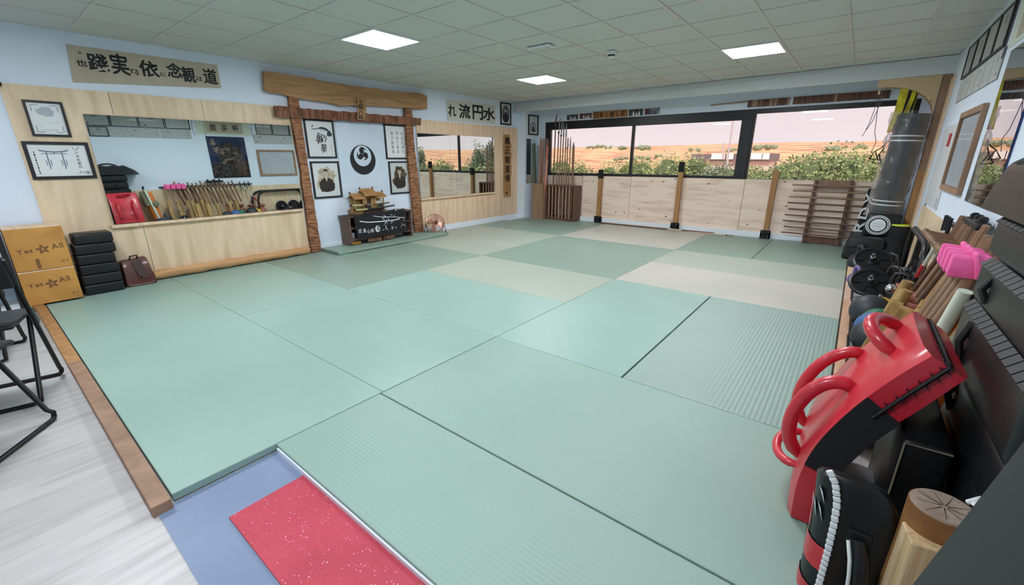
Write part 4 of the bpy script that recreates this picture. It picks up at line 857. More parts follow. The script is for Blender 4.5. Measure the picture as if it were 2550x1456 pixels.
# weapon box and rack in the corner
t = thing('weapon_box', 'tall light brown open box holding wrapped training weapons in the corner', 'box', (5.62, 3.49, .04))
Mlb = mat('light_brown_board', (160, 128, 100), .6, c2=(144, 112, 86), scale=2, stretch=(8, 8, 1))
for a, b in (((5.50, 3.36, .042), (5.515, 3.63, .80)), ((5.70, 3.36, .042), (5.715, 3.63, .80)), ((5.515, 3.36, .042), (5.70, 3.375, .80)), ((5.515, 3.615, .042), (5.70, 3.63, .80)), ((5.515, 3.375, .042), (5.70, 3.615, .055))): put('board', MB().box(a, b), Mlb, t)
bl = [(3.60, .05, 1.60, (96, 104, 88), 'olive fabric sword bag'), (3.585, .07, 1.62, (70, 78, 62), 'dark olive fabric sword bag'), (3.55, .06, 1.58, (128, 138, 142), 'grey fabric sword bag'), (3.51, .035, 1.70, (150, 108, 84), 'brown wooden sword, left of the bundle'), (3.48, .03, 1.72, (172, 126, 98), 'reddish tan wooden sword in the bundle middle'),
      (3.45, .035, 1.70, (140, 96, 74), 'dark brown wooden sword in the bundle middle'), (3.42, .03, 1.71, (176, 132, 104), 'tan wooden sword, right of the bundle'), (3.395, .035, 1.68, (110, 66, 54), 'dark red-brown wooden sword at the bundle edge'), (3.60, .03, 1.45, (150, 160, 120), 'pale green foam stick'), (3.40, .035, 1.56, (214, 128, 110), 'salmon pink fabric-wrapped sword'), (3.40, .03, 1.30, (200, 190, 180), 'short pale stick in the corner box')]
for k, (y, r, z, c_, nm_) in enumerate(bl):
    x = 5.55+.035*(k % 4); yt = y+(y-3.49)*.75+.012*math.sin(k*2)
    put('wrapped_weapon' if 'fabric' in nm_ else 'wooden_sword', MB().tube([(x, max(3.40, min(3.59, y)), .06), (x+.01, (y+yt)/2, z*.5), (x+.02, yt, z-.02), (x+.02, yt, z)], [r*.35, r*.45, r*.42, r*.15], 8), mat('weapon_%d' % k, c_, .7), label=nm_+' standing in the corner box', cat='weapon', smooth=True)
t = thing('weapon_rack', 'dark brown slatted wooden rack with polearms against the far wall', 'rack', (5.72, 2.98, .04))
ya, yb = 3.335, 2.635
for y in (ya, yb): put('side_post', MB().box((5.60, y-.022, .042), (5.86, y+.022, .765)), M_rack, t, bevel=.002)
put('top_rail', MB().box((5.60, yb, .745), (5.64, ya, .775)), M_rack, t, bevel=.002); put('top_rail', MB().box((5.78, yb, .745), (5.86, ya, .765)), M_rack, t, bevel=.002)
put('base_board', MB().box((5.60, yb, .042), (5.86, ya, .085)), M_rack, t, bevel=.002); put('back_board', MB().box((5.845, yb, .085), (5.86, ya, .745)), M_rack, t)
for k in range(7):
    y = 3.26-.085*k; put('slat', MB().box((5.606, y-.011, .085), (5.622, y+.011, .745)), mat('light_slat', (176, 144, 122), .6), t, bevel=.001, seg=1)
tops = [(3.22, 2.21, 'naginata'), (3.14, 2.11, 'blade'), (3.08, 2.05, 'blade'), (3.02, 2.0, 'spear'), (2.96, 2.0, 'spear'), (2.91, 1.72, 'hook'), (2.85, 1.74, 'spear'), (2.77, 1.63, 'oar')]
PL = ['tallest polearm with dark curved blade, left in the rack', 'polearm with broad grey curved blade, second from the left', 'polearm with grey curved blade, third from the left', 'spear with long narrow pale tip, fourth from the left', 'spear with whitish tip, fifth from the left', 'short polearm with dark side hook, third from the right', 'short thin spear between hook and oar', 'broad flat wooden oar weapon, rightmost in the rack']
for k, (y, z, kind) in enumerate(tops):
    t = thing('polearm', PL[k], 'polearm', (5.74, y, .086), 'polearms in the rack'); yb_ = y-.01*(k-3.5)*.4
    zs = z-.30 if kind in ('naginata', 'blade', 'spear') else z-.02
    if kind == 'oar': zs = z-.55
    put('shaft', MB().tube([(5.70, yb_, .087), (5.735, y, zs)], .0125, 8), M_oak2 if k else M_dark, t, smooth=True)
    if kind in ('naginata', 'blade'):
        s = 1 if kind == 'naginata' else 1.3; P = [(y+.012, zs), (y+.016, zs+.12), (y, zs+.22), (y-.035*s, zs+.30), (y-.022*s, zs+.20), (y-.014*s, zs+.10), (y-.012, zs)]
        put('blade', MB().slab([(5.738, a, b) for a, b in P], (.004, 0, 0)), M_dark if kind == 'naginata' else M_steel, t)
        put('collar', MB().lathe([(.02, -.01), (.02, .02)], (5.737, y, zs), n=10), M_blackm, t)
    elif kind == 'spear': put('spear_tip', MB().lathe([(.012, 0), (.018, .06), (.014, .2), (.002, .30)], (5.737, y, zs), n=8), M_steel, t, smooth=True)
    elif kind == 'hook': put('hook', MB().tube([(5.737, y-.03, z-.14), (5.737, y+.01, z-.19), (5.737, y+.04, z-.24)], [.003, .010, .003], 8), M_blackm, t); put('spear_tip', MB().lathe([(.012, -.22), (.008, -.05), (.002, 0)], (5.737, y, z), n=8), M_blackm, t)
    else: put('oar_blade', MB().slab([(5.73, a, b) for a, b in ((y+.018, zs-.3), (y+.03, zs+.1), (y+.032, zs+.45), (y+.005, z), (y-.022, zs+.45), (y-.025, zs+.1), (y-.018, zs-.3))], (.014, 0, 0)), M_oak2, t, bevel=.003, seg=1)
# slatted staff rack on the right
t = thing('staff_rack', 'wall rack of two brown uprights holding many horizontal staffs', 'rack', (5.83, -1.6, .04))
for y in (-1.40, -1.83):
    put('upright', MB().hexa([(5.70, y-.018, .05), (5.86, y-.018, .05), (5.86, y+.018, .05), (5.70, y+.018, .05), (5.80, y-.018, .99), (5.86, y-.018, .99), (5.86, y+.018, .99), (5.80, y+.018, .99)]), M_rack, t, bevel=.002)
put('cross_board', MB().box((5.845, -1.81, .87), (5.86, -1.42, .985)), M_oak2, t); put('cross_board', MB().box((5.72, -1.81, .055), (5.74, -1.42, .155)), M_rack, t)
n = 9
for k in range(n):
    z = .185+k*.0905; x = 5.685+.0115*k*.92
    for y in (-1.40, -1.83): put('peg', MB().box((x-.012, y-.014, z-.020), (x+.04, y+.014, z-.012)), M_rack, t)
    ya_, yb_ = -1.12-.02*math.sin(k*2)-.0+(.03*(8-k)/8), -2.06-.01*math.cos(k)
    m = (M_dark, M_rack, M_oak2)[0 if k < 4 else (1 if k < 6 else 2)]
    od = ('lowest', 'second from the bottom', 'third from the bottom', 'fourth from the bottom', 'middle', 'fourth from the top', 'third from the top', 'second from the top', 'topmost')[k]
    put('wooden_staff', MB().tube([(x+.002, ya_, z), (x+.002, yb_, z-.004)], .0115, 8), m, label='horizontal %s staff on the wall rack, %s' % ('dark' if k < 4 else 'brown', od), cat='staff', group='staffs on the wall rack', smooth=True)
# ------------------------------------------------------------------ right corner: post, arch, bags
PX = 5.2
t = thing('timber_arch', 'rough timber post with plywood arch bracket in the right corner', 'frame', (PX, -2.49, 0))
put('lower_post', MB().box((PX-.045, -2.528, .001), (PX+.045, -2.452, 1.15)), M_oak, t, bevel=.004); put('upper_post', MB().box((PX-.04, -2.528, 1.152), (PX+.04, -2.452, bz)), M_oak2, t, bevel=.004)
arc = [(-1.90, 2.135), (-1.905, 2.165)]
ar = [(-1.87, 2.155), (-1.88, bz+.0), (-2.44, bz+.0), (-2.44, 1.78)]+[(-2.44+.52*(1-math.cos(a))*.0-.0+(-2.0+2.44)*(math.sin(a)), 1.78+.345*(1-math.cos(a))) for a in [PI/2*k/10 for k in range(1, 11)]]
arp = [(-1.87, 2.125), (-1.87, bz), (-2.44, bz), (-2.44, 1.78)]+[(-2.44+.50*(1-math.cos(a)), 1.78+.345*math.sin(a)) for a in [PI/2*k/10 for k in range(1, 11)]]
put('arch_panel', MB().slab([(PX-.05, y, z) for y, z in arp], (.012, 0, 0)), mat('tan_board', (196, 172, 134), .6), t)
put('arch_lining', MB().add(sum([[(PX-.038, y, z), (PX+.09, y, z)] for y, z in arp[3:]], []), [(2*i, 2*i+1, 2*i+3, 2*i+2) for i in range(len(arp)-4)]), mat('tan_board_dark', (150, 118, 82), .6), t)
put('wall_strip', MB().box((4.86, -2.528, .001), (5.10, -2.515, 2.16)), M_ply2, t)
put('peg', MB().tube([(PX-.05, -1.90, 2.12), (PX-.09, -1.90, 2.05)], .012, 8), M_ply2, t); put('peg', MB().tube([(PX-.05, -2.40, 1.93), (PX-.12, -2.37, 1.96)], .008, 8), M_ply2, t)
# heavy bag in clear wrap
hb = thing('punching_bag', 'tall dark grey punching bag in clear plastic wrap with white double stripes', 'bag', (5.2, -2.24, .62))
bt_, bb = Vector((5.2, -2.285, 1.80)), Vector((5.2, -2.235, .63)); ax = (bt_-bb); H = ax.length; r = .155
Mbag = mat('bag_grey', (42, 46, 50), .42, c2=(36, 40, 44), scale=5)
put('bag_body', MB().lathe([(r*.9, 0), (r, .012), (r, H-.01), (r*.93, H)], bb, ax, 36), Mbag, hb, smooth=True)
for h in (.085, .135, H-.31, H-.255): put('white_stripe', MB().lathe([(r+.002, h), (r+.002, h+.016)], bb, ax, 36), M_white3, hb)
wr = MB(); n, m_ = 40, 26; rw = random.Random(11); axn = ax.normalized(); a_ = axn.cross(Vector((0, 1, 0))).normalized(); b_ = axn.cross(a_)
for i in range(m_+1):
    h = -.06+(H+.09)*i/m_
    for k in range(n):
        th = 2*PI*k/n; q = r+.014+.007*math.sin(th*7+i*1.3)+rw.uniform(-.006, .008)+(.02 if i in (0, m_) else 0); d = a_*math.cos(th)+b_*math.sin(th); q += (.012+.03*i/m_)*max(0, d.y)**2*(1+.25*math.sin(i*1.1))
        wr.v.append(bb+axn*h+d*q)
wr.f = [(i*n+k, i*n+(k+1) % n, (i+1)*n+(k+1) % n, (i+1)*n+k) for i in range(m_) for k in range(n)]
mw = bpy.data.materials.new('clear_wrap'); mw.use_nodes = True; ntw = mw.node_tree; ntw.nodes.clear(); o_ = N(ntw, 'OutputMaterial'); tr_ = N(ntw, 'BsdfTransparent'); gl_ = N(ntw, 'BsdfGlossy', Roughness=.12); df = N(ntw, 'BsdfDiffuse'); df.inputs[0].default_value = (.8, .76, .76, 1)
m1 = N(ntw, 'MixShader'); m1.inputs[0].default_value = .5; m2 = N(ntw, 'MixShader'); lw = N(ntw, 'LayerWeight', Blend=.35); mr_ = N(ntw, 'MapRange'); mr_.inputs['To Min'].default_value = .07; mr_.inputs['To Max'].default_value = .85
LL_ = ntw.links.new; LL_(gl_.outputs[0], m1.inputs[1]); LL_(df.outputs[0], m1.inputs[2]); LL_(lw.outputs['Facing'], mr_.inputs['Value']); LL_(mr_.outputs[0], m2.inputs[0]); LL_(tr_.outputs[0], m2.inputs[1]); LL_(m1.outputs[0], m2.inputs[2]); LL_(m2.outputs[0], o_.inputs[0])
put('plastic_wrap', wr, mw, hb, smooth=True)
put('cap_disc', MB().lathe([(r*.9, 0), (r*.9, .004)], bt_, ax, 30), M_blk, hb)
# black base pad under the bag
t = thing('kick_shield', 'black kick shield with round white target under the wrapped bag', 'shield', (5.05, -2.24, .33))
kb_ = [(4.98, -2.075, .332), (4.98, -2.42, .332), (5.30, -2.42, .332), (5.30, -2.075, .332), (5.00, -2.08, .625), (5.00, -2.42, .61), (5.32, -2.42, .61), (5.32, -2.08, .625)]
put('body', MB().hexa(kb_), M_blk, t, bevel=.02, seg=3, smooth=True)
F = Flat((4.984, -2.20, .475), (0, -1, 0), (.06, 0, 1), (-1, 0, .06), d=.0015)
def ring(F, u, v, r0, r1, n=40):
    for k in range(n):
        p, q = 2*PI*k/n, 2*PI*(k+1)/n; F.mb.add([F.P(u+r1*math.cos(p), v+r1*math.sin(p)), F.P(u+r1*math.cos(q), v+r1*math.sin(q)), F.P(u+r0*math.cos(q), v+r0*math.sin(q)), F.P(u+r0*math.cos(p), v+r0*math.sin(p))], [(0, 1, 2, 3)])
ring(F, 0, 0, .112, .122); ring(F, 0, 0, .094, .105); F.disc(0, 0, .078); F.put('target_print', M_white3, t)
F = Flat((4.984, -2.20, .475), (0, -1, 0), (.06, 0, 1), (-1, 0, .06), d=.003); F.rect(-.05, .012, .05, .018).rect(-.045, -.018, .045, -.012); F.put('target_lines', mat('faint_grey', (170, 178, 184), .6), t)
# trunk
t = thing('black_case', 'low black plastic case on the floor under the bags in the corner', 'case', (4.9, -2.2, .056))
put('body', MB().hexa([(4.72, -1.90, .058), (4.72, -2.30, .058), (5.35, -2.30, .058), (5.35, -1.90, .058), (4.75, -1.955, .33), (4.75, -2.30, .33), (5.35, -2.30, .33), (5.35, -1.955, .33)]), M_blk2, t, bevel=.02, seg=3, smooth=True)
put('lid_rim', MB().box((4.728, -2.30, .20), (4.74, -1.94, .212)), M_blk, t); put('latch', MB().box((4.715, -2.14, .15), (4.735, -2.06, .25)), M_blk, t, bevel=.004)
# black fabric shield with big white letters behind
t = thing('kick_shield', 'upright black shield with large white vertical letters behind the wrapped bag', 'shield', (5.6, -2.09, .29))
put('body', MB().hexa([(5.50, -1.985, .045), (5.46, -2.25, .045), (5.60, -2.25, .045), (5.64, -1.985, .045), (5.50, -2.03, .90), (5.46, -2.25, .90), (5.60, -2.25, .90), (5.64, -2.03, .90)]), M_cloth, t, bevel=.03, seg=3, smooth=True)
F = Flat((5.478, -2.11, .40), (0, -1, 0), (0, 0, 1), (-1, .14, 0), d=.008)
for k, ch in enumerate('RDX'): F.glyph(ch, -.082+.018*k, -.02+.19*k, .16, .10, PI/2-.1, .02)
F.put('lettering', M_white3, t)
t = thing('gear_bag', 'black bucket bag with lime yellow rim beside the timber post', 'bag', (5.05, -2.46, 0))
put('body', MB().lathe([(.085, 0), (.095, .05), (.10, .46), (.097, .485)], (5.0, -2.42, .002), n=20), M_cloth, t, smooth=True)
put('rim', MB().lathe([(.092, 0), (.085, .014)], (5.0, -2.42, .487), n=24), mat('lime', (214, 226, 60), .5), t)
put('dark_sack', MB().ball((4.93, -2.36, .17), .17, (1, .75, 1), n=20, jit=.06), M_cloth, label='slumped black fabric sack between the case and the wall', cat='bag', smooth=True)
# suspension trainer and cords
My = mat('yellow_strap', (216, 206, 40), .5, c2=(176, 162, 30), scale=8)
t = thing('suspension_trainer', 'bundle of yellow and black suspension straps hanging from the arch', 'strap', (5.25, -2.17, 2.11))
rw = random.Random(4)
for k in range(12):
    y0_ = -2.12-.0125*k; x0_ = 5.20+.015*(k % 3); z1_ = 1.60+.06*(k % 4); yb2 = -2.10-.010*k-.01*rw.random()
    P = [(x0_, y0_, 2.115), (x0_, y0_+.005, 2.0), (x0_-.01, (y0_+yb2)/2+.01*math.sin(k), 1.85), (x0_-.012, yb2+.01, 1.7), (x0_-.01, yb2+.015, z1_)]
    mb = MB()
    for a, b in zip(P[:-1], P[1:]): mb.bar(a, b, .044, .006, (1, .6*math.sin(k), 0))
    put('strap', mb, My if k % 4 != 2 else M_cloth, t)
put('buckle', MB().box((5.17, -2.13, 1.60), (5.20, -2.08, 1.635)), mat('orange_buckle', (190, 90, 40), .5), t)
put('carabiner', MB().tube([Vector((5.18, -2.095+.018*math.cos(a), 1.535+.05*math.sin(a))) for a in [2*PI*k/14 for k in range(14)]], .0045, 6, closed=True), M_chrome, t, smooth=True)
for k, (yy_, zz) in enumerate(((-2.0, 1.29), (-2.045, 1.24))):
    put('foot_strap', MB().tube([(5.18, -2.085, 1.49), (5.16, (yy_-2.085)/2-.01, 1.42), (5.15, yy_, zz+.09)], .006, 6), M_cloth, t)
    put('handle', MB().tube([(5.15, yy_, zz+.09), (5.13, yy_+.05, zz), (5.13, yy_-.045, zz-.015)], .010, 8, closed=True), M_cloth, t, smooth=True)
M_cord = mat('grey_cord', (96, 92, 104), .7)
for k, (P, lab) in enumerate((([(5.12, -1.895, 2.11), (5.12, -1.90, 1.95), (5.12, -1.875, 1.72), (5.12, -1.845, 1.60), (5.12, -1.83, 1.56)], 'thin grey cord with a knot, hanging left at the window'), ([(5.13, -1.93, 2.10), (5.13, -1.935, 1.95), (5.13, -1.90, 1.74), (5.13, -1.86, 1.64)], 'short grey cord hanging just right of the knotted one'), ([(5.14, -1.905, 2.11), (5.14, -1.92, 1.9), (5.14, -1.95, 1.60), (5.14, -1.985, 1.49), (5.14, -1.96, 1.36)], 'longest grey cord hanging from the arch peg'))):
    put('cord', MB().tube(P, .0035, 6), M_cord, label=lab, cat='cord', smooth=True)
# ------------------------------------------------------------------ right wall
put('plywood_sheet', MB().box((2.45, YR+.0005, .02), (4.50, YR+.013, .79)), M_ply, tag(thing('trim_8', None, None, (2, YR, .4), kind='structure')), bevel=.0015, seg=1)
p8 = [o for o in COL.objects if o.name == 'trim_8'][0]
put('plywood_sheet', MB().box((.45, YR+.0005, .02), (2.447, YR+.013, .792)), M_ply, p8, bevel=.0015, seg=1); put('plywood_sheet', MB().box((-1.6, YR+.0005, .02), (.447, YR+.013, .79)), M_ply, p8, bevel=.0015, seg=1)
M_doc = mat('certificate_paper', (190, 192, 190), .7, c2=(176, 180, 180), scale=30); M_doc2 = mat('document_print', (150, 152, 154), .8); M_doc3 = mat('stamp_red', (150, 60, 56), .8)
def certrow(xs, z0, z1, framed, labs, grp, seed):
    R = random.Random(seed)
    for k in range(len(xs)-1):
        a, b = xs[k], xs[k+1]; w, h = b-a-.012, z1-z0
        t, A = frame('framed_certificate' if framed[k] else 'certificate_sheet', labs[k], 'certificate', (b-.006, YR+.001, z0), 'right', w, h, .016 if framed[k] else .004, .016 if framed[k] else .004, M_black if framed[k] else mat('sheet_edge', (130, 134, 136), .6), M_doc, grp, glass=bool(framed[k]))
        F = A(); F.lines(w*.12, h*.15, w*.88, h*.6, 5, w=.0035, dens=.7); F.lines(w*.15, h*.2, w*.3, h*.85, 5, True, .005, .6) if k % 2 else F.blob(w*.5, h*.72, w*.12, h*.1, .3, 20); F.put('print', M_doc2, t)
        if k % 2 == 0: F = A(.0005); F.rect(w*.75, h*.15, w*.82, h*.25); F.put('stamp', M_doc3, t)
O5 = ['nearest', 'second', 'third', 'fourth', 'fifth', 'sixth', 'seventh']
XA = [2.58, 2.98, 3.41, 3.85, 4.30]
certrow(XA, 2.04, 2.33, [1]*4, ['black framed certificate in the top row by the ceiling corner, %s from the viewer' % O5[k] for k in range(4)], 'framed certificates over the tilted group', 1)
XB_ = [2.50, 2.80, 3.10, 3.40, 3.70, 3.98, 4.26]
certrow(XB_, 1.82, 2.03, [0]*6, ['unframed grey certificate sheet under the black frames, %s from the viewer' % O5[k] for k in range(6)], 'certificate sheets under the frames', 2)
certrow([-.62, -.18, .28, .73, 1.20], 2.09, 2.36, [1]*4, ['black framed certificate seen at the top left of the mirror, %s from its left' % O5[k] for k in range(4)], 'framed certificates seen in the mirror', 3)
certrow([-.55, -.24, .05, .34, .62, .90, 1.19], 1.885, 2.08, [1, 0, 0, 0, 0, 0], ['lower row certificate seen in the mirror, %s from its left' % O5[k] for k in range(6)], 'certificate sheets seen in the mirror', 4)
t = thing('calligraphy_banner', 'framed tan paper with black brush characters, reflected in the mirror top', 'banner', (2.5, YR, 2.0))
put('cloth', MB().box((1.30, YR+.001, 2.0), (2.46, YR+.004, 2.30)), mat('pale_green_paper', (206, 214, 200), .8), t); put('tan_panel', MB().box((1.50, YR+.004, 2.035), (2.29, YR+.006, 2.29)), M_tan, t)
F = Flat((2.29, YR+.0062, 2.035), *AX['right'])
for k, ch in enumerate('神裕誰'): F.glyph(ch, .16+.24*k, .13, .13, .17, 0, .01)
F.put('lettering', M_ink, t)
for x in (1.25, 2.50): put('cord', MB().tube([(x, YR+.01, 2.3), (x-.02, YR+.012, 2.12), (x+.01, YR+.012, 1.95)], .004, 6), M_cord, label='short grey cord at the %s end of the reflected banner' % ('near' if x < 2 else 'far'), cat='cord')
# poster (generic beast face stand-in)
t = thing('glossy_poster', 'tall dark blue glossy poster with pale muzzle shapes behind acrylic', 'poster', (2.2, YR, 1.0))
px_, w, h = 2.28, .82, .96
M_pb = mat('poster_blue', (38, 62, 116), .5, c2=(30, 48, 92), scale=5); M_pd = mat('poster_dark', (44, 42, 44), .6, c2=(112, 92, 92), scale=16, lo=.42, hi=.55)
put('sheet', MB().box((px_-w, YR+.001, 1.0), (px_, YR+.006, 1.0+h)), M_pb, t)
F = Flat((px_, YR+.0065, 1.0), *AX['right']); F.poly([(.01, .01), (w-.01, .01), (w-.01, .34), (w*.7, .40), (w*.4, .36), (.01, .42)]); F.blob(w*.48, h*.56, .26, .30, .2); F.put('fur_ground', M_pd, t)
F = Flat((px_, YR+.0065, 1.0), *AX['right'], d=.0008)
for a in range(46):
    u, v = random.uniform(.03, w-.04), random.uniform(.02, .38); F.stroke([(u, v), (u+random.uniform(-.05, .05), v+.05), (u+random.uniform(-.06, .06), v+.09)], [.004, .012, .003])
F.blob(w*.30, h*.60, .05, .03, .6).blob(w*.52, h*.70, .08, .03, .7).blob(w*.66, h*.62, .04, .06, .6).poly([(w*.36, h*.50), (w*.62, h*.46), (w*.74, h*.36), (w*.66, h*.33), (w*.52, h*.41), (w*.34, h*.44)]).blob(w*.85, h*.85, .05, .08, .5).blob(w*.8, h*.68, .05, .07, .5); F.put('markings_and_highlight', mat('poster_pale', (206, 196, 178), .6, c2=(140, 118, 98), scale=26), t)  # pale print shapes, plus an angular band painted as the acrylic's highlight
F = Flat((px_, YR+.0065, 1.0), *AX['right'], d=.0014); F.blob(w*.42, h*.62, .03, .012, .5).blob(w*.60, h*.57, .02, .02, .5).poly([(w*.40, h*.44), (w*.56, h*.42), (w*.62, h*.36), (w*.5, h*.31), (w*.42, h*.36)]); F.put('dark_markings', mat('poster_maroon', (92, 44, 38), .6), t)
put('acrylic_cover', MB().add([(px_-w, YR+.012, 1.0), (px_, YR+.010, 1.0), (px_, YR+.010, 1.0+h), (px_-w, YR+.012, 1.0+h)], [(0, 1, 2, 3)]), glassmat('acrylic', (252, 252, 255), 1.0), t)
# wooden framed chart
t, A = frame('framed_chart', 'brown wooden framed chart of grey writing behind glass, on the right wall', 'picture', (3.45, YR+.001, 1.02), 'right', .94, .65, .045, .03, M_oak2, mat('chart_paper', (196, 202, 208), .7, c2=(184, 192, 200), scale=12))
F = A(); F.lines(.12, .12, .82, .56, 26, True, .006, .6); F.put('chart_print', mat('chart_grey', (158, 164, 172), .8), t)
t = thing('wall_panel', 'white electrical panel door beside the timber frame', 'panel', (4.0, YR, .8))
put('door', MB().box((3.50, YR+.001, .82), (4.42, YR+.012, 1.60)), mat('panel_white', (204, 206, 210), .5), t, bevel=.003); put('red_tag', MB().box((3.80, YR+.013, 1.40), (3.92, YR+.02, 1.52)), mat('tag_red', (178, 36, 44), .5), t, bevel=.003)
put('hinge', MB().box((3.52, YR+.012, .84), (3.54, YR+.018, .93)), M_chrome, t)
put('wall_strip', MB().box((4.30, YR+.001, .35), (4.44, YR+.006, .82)), mat('grey_strip', (150, 148, 152), .6), label='narrow speckled grey strip under the panel door', cat='strip')
# rack with tonfa along the wall
t = thing('weapon_rail', 'long black wall rail carrying the hanging wooden weapons', 'rail', (1.1, -2.47, .83))
put('rail', MB().box((.34, -2.50, .825), (2.25, -2.47, .85)), M_blackm, t, bevel=.002)
for x in (.4, 1.0, 1.6, 2.2): put('bracket', MB().box((x-.012, YR+.013, .815), (x+.012, -2.47, .83)), M_blackm, t)
rt = random.Random(9)
tl = ['darkest', 'reddish', 'brown', 'light brown', 'greyish', 'pale']
for k in range(15):
    x = 1.83-.083*k; c_ = (rt.randint(112, 166), 0, 0); c_ = (c_[0], int(c_[0]*.74), int(c_[0]*.56))
    m = mat('tonfa_wood_%d' % (k % 5), c_, .5, c2=tuple(int(v*.8) for v in c_), scale=2, stretch=(3, 3, 1))
    T_ = thing('side_handle_baton', 'wooden side-handle baton hanging on the wall rail, %s from the window side' % ('1st 2nd 3rd 4th 5th 6th 7th 8th 9th 10th 11th 12th 13th 14th 15th'.split()[k]), 'weapon', (x, -2.44, .42), 'side-handle batons on the rail')
    top = Vector((x-.035, -2.47, .935)); bot = Vector((x+.07, -2.39, .42))
    put('shaft', MB().bar(bot, top+Vector((0, 0, rt.uniform(-.035, .02))), .026, .030), m, T_, bevel=.004, seg=1); put('grip', MB().tube([top.lerp(bot, .28), top.lerp(bot, .28)+Vector((-.02, .135, .025))], .014, 10), m, T_, smooth=True); put('grip_knob', MB().ball(top.lerp(bot, .28)+Vector((-.02, .135, .025)), .02, n=10), m, T_, smooth=True)
for k in range(3):
    x = 2.16-.10*k; t = thing('sai', 'black three-pronged metal sai hanging on the rail, %s from the window' % ('first', 'second', 'third')[k], 'weapon', (x, -2.45, .47), 'sai on the rail')
    put('blade', MB().tube([(x, -2.44, .46), (x, -2.44, .86)], [.003, .009], 8), M_chrome if k == 0 else M_blackm, t); put('handle', MB().tube([(x, -2.44, .79), (x, -2.44, .90)], .012, 8), M_cloth, t); put('guard', MB().tube([(x-.055, -2.44, .70), (x-.04, -2.44, .765), (x, -2.44, .785), (x+.04, -2.44, .765), (x+.055, -2.44, .70)], .005, 6), M_blackm, t, smooth=True)
t = thing('dumbbell', 'black adjustable clamp tool lying on top of the wall rail', 'tool', (1.35, -2.48, .86))
put('body', MB().box((1.25, -2.51, .905), (1.62, -2.45, .95)), M_blk2, t, bevel=.012, smooth=True)
for x in (1.30, 1.42, 1.54): put('knob', MB().lathe([(.02, 0), (.022, .02), (.012, .03)], (x, -2.48, .95), n=12), M_blk, t, smooth=True)
# mallets with pink foam heads
M_pink = mat('pink_foam', (238, 106, 168), .7, c2=(226, 84, 150), scale=10, bump=.2)
for k in range(4):
    x = .78-.10*k; t = thing('foam_mallet', 'wooden mallet with bright pink foam head, %s from the viewer' % ('fourth', 'third', 'second', 'nearest')[k], 'mallet', (x, -2.40, .45), 'pink headed mallets')
    hd = Vector((x-.02, -2.33, .845)); put('head', MB().hexa([hd+Vector(v) for v in ((-.05, -.10, -.05), (.04, -.10, -.06), (.05, .055, -.05), (-.04, .06, -.055), (-.035, -.09, .035), (.035, -.09, .03), (.04, .05, .045), (-.03, .055, .04))]), M_pink, t, bevel=.012, seg=2, smooth=True)
    put('head_ridge', MB().tube([hd+Vector((-.045, -.04, -.045)), hd+Vector((-.05, -.03, .0)), hd+Vector((-.03, -.02, .045)), hd+Vector((.02, -.02, .05))], .012, 8), M_pink, t, smooth=True)
    put('handle', MB().tube([hd+Vector((0, -.02, -.05)), Vector((x+.09, -2.25, .30))], [.017, .021], 10), M_oak2, t, smooth=True)
pv = at(2405, 725, 'x', .05); put('white_pole', MB().tube([pv, (pv.x+.14, pv.y+.10, .02)], .024, 14), mat('white_pvc', (206, 212, 196), .4), label='whitish plastic pole leaning behind the black pads', cat='pole', smooth=True)
put('grip_tape', MB().tube([pv+Vector((-.01, -.04, .06)), pv+Vector((-.01, -.038, -.03))], .02, 12), M_blk2, label='black taped stick end beside the white pole', cat='stick')
# thick wooden stakes leaning to the wall
M_stk = mat('bamboo_wood', (182, 148, 92), .55, c2=(146, 110, 66), scale=2, stretch=(7, 7, .8), dist=.8, detail=4)
SK = [(2262, 700, 1.75, .034, 1), (2258, 722, 1.60, .036, 1), (2236, 752, 1.32, .036, 0), (2262, 770, 1.12, .046, 0), (2280, 792, .92, .045, 0), (2303, 772, .86, .036, 1), (2330, 778, .78, .036, 1), (2352, 806, .60, .042, 0), (2380, 830, .42, .040, 0), (2312, 752, 1.05, .032, 1)]
SL = ['round stake standing deepest, behind the glass ball', 'round stake just before the deepest one', 'slim square stake beside the medicine balls', 'thickest square stake with pale top', 'short square stake rising above the red shield', 'round stake in the middle of the row', 'round stake right of the middle', 'square stake near the white pole', 'square stake nearest to the black pads', 'short round stake behind the middle ones']
for k, (u, v, X, r_, rd) in enumerate(SK):
    q = at(u, v, 'x', X); b_ = Vector((X+.02, q.y+.10, .005)); d = (q-b_)
    mb = MB().tube([b_, q], r_, 14) if rd else MB().bar(b_, q, r_*1.9, r_*1.7)
    put('wooden_stake', mb, M_stk, label=SL[k]+', by the right wall', cat='stake', group='thick wooden stakes by the right wall', bevel=0 if rd else .005, smooth=bool(rd))
# slender brown sticks rising to the rail
for k in range(6):
    x = 1.55-.16*k; put('brown_stick', MB().tube([(x+.16, -2.33, .42), (x, -2.41, .80)], .0135, 10), (M_rack, M_oak2, M_dark, M_oak)[k % 4], label='slim %s stick leaning from the stakes to the rail, %s from the window' % (('dark', 'tan', 'walnut', 'golden')[k % 4], O5[k] if k else 'first'), cat='stick', group='sticks leaning to the rail', smooth=True)
t = thing('wooden_staff', 'stick with red and black grip tape behind the hoops', 'stick', (2.05, -2.42, .3)); put('shaft', MB().tube([(2.35, -2.38, .28), (2.02, -2.43, .80)], .013, 10), M_cream, t); put('red_tape', MB().tube([(2.27, -2.39, .41), (2.20, -2.40, .52)], .016, 10), mat('tag_red', (178, 36, 44), .5), t); put('black_tape', MB().tube([(2.33, -2.382, .31), (2.27, -2.39, .41)], .0165, 10), M_cloth, t)
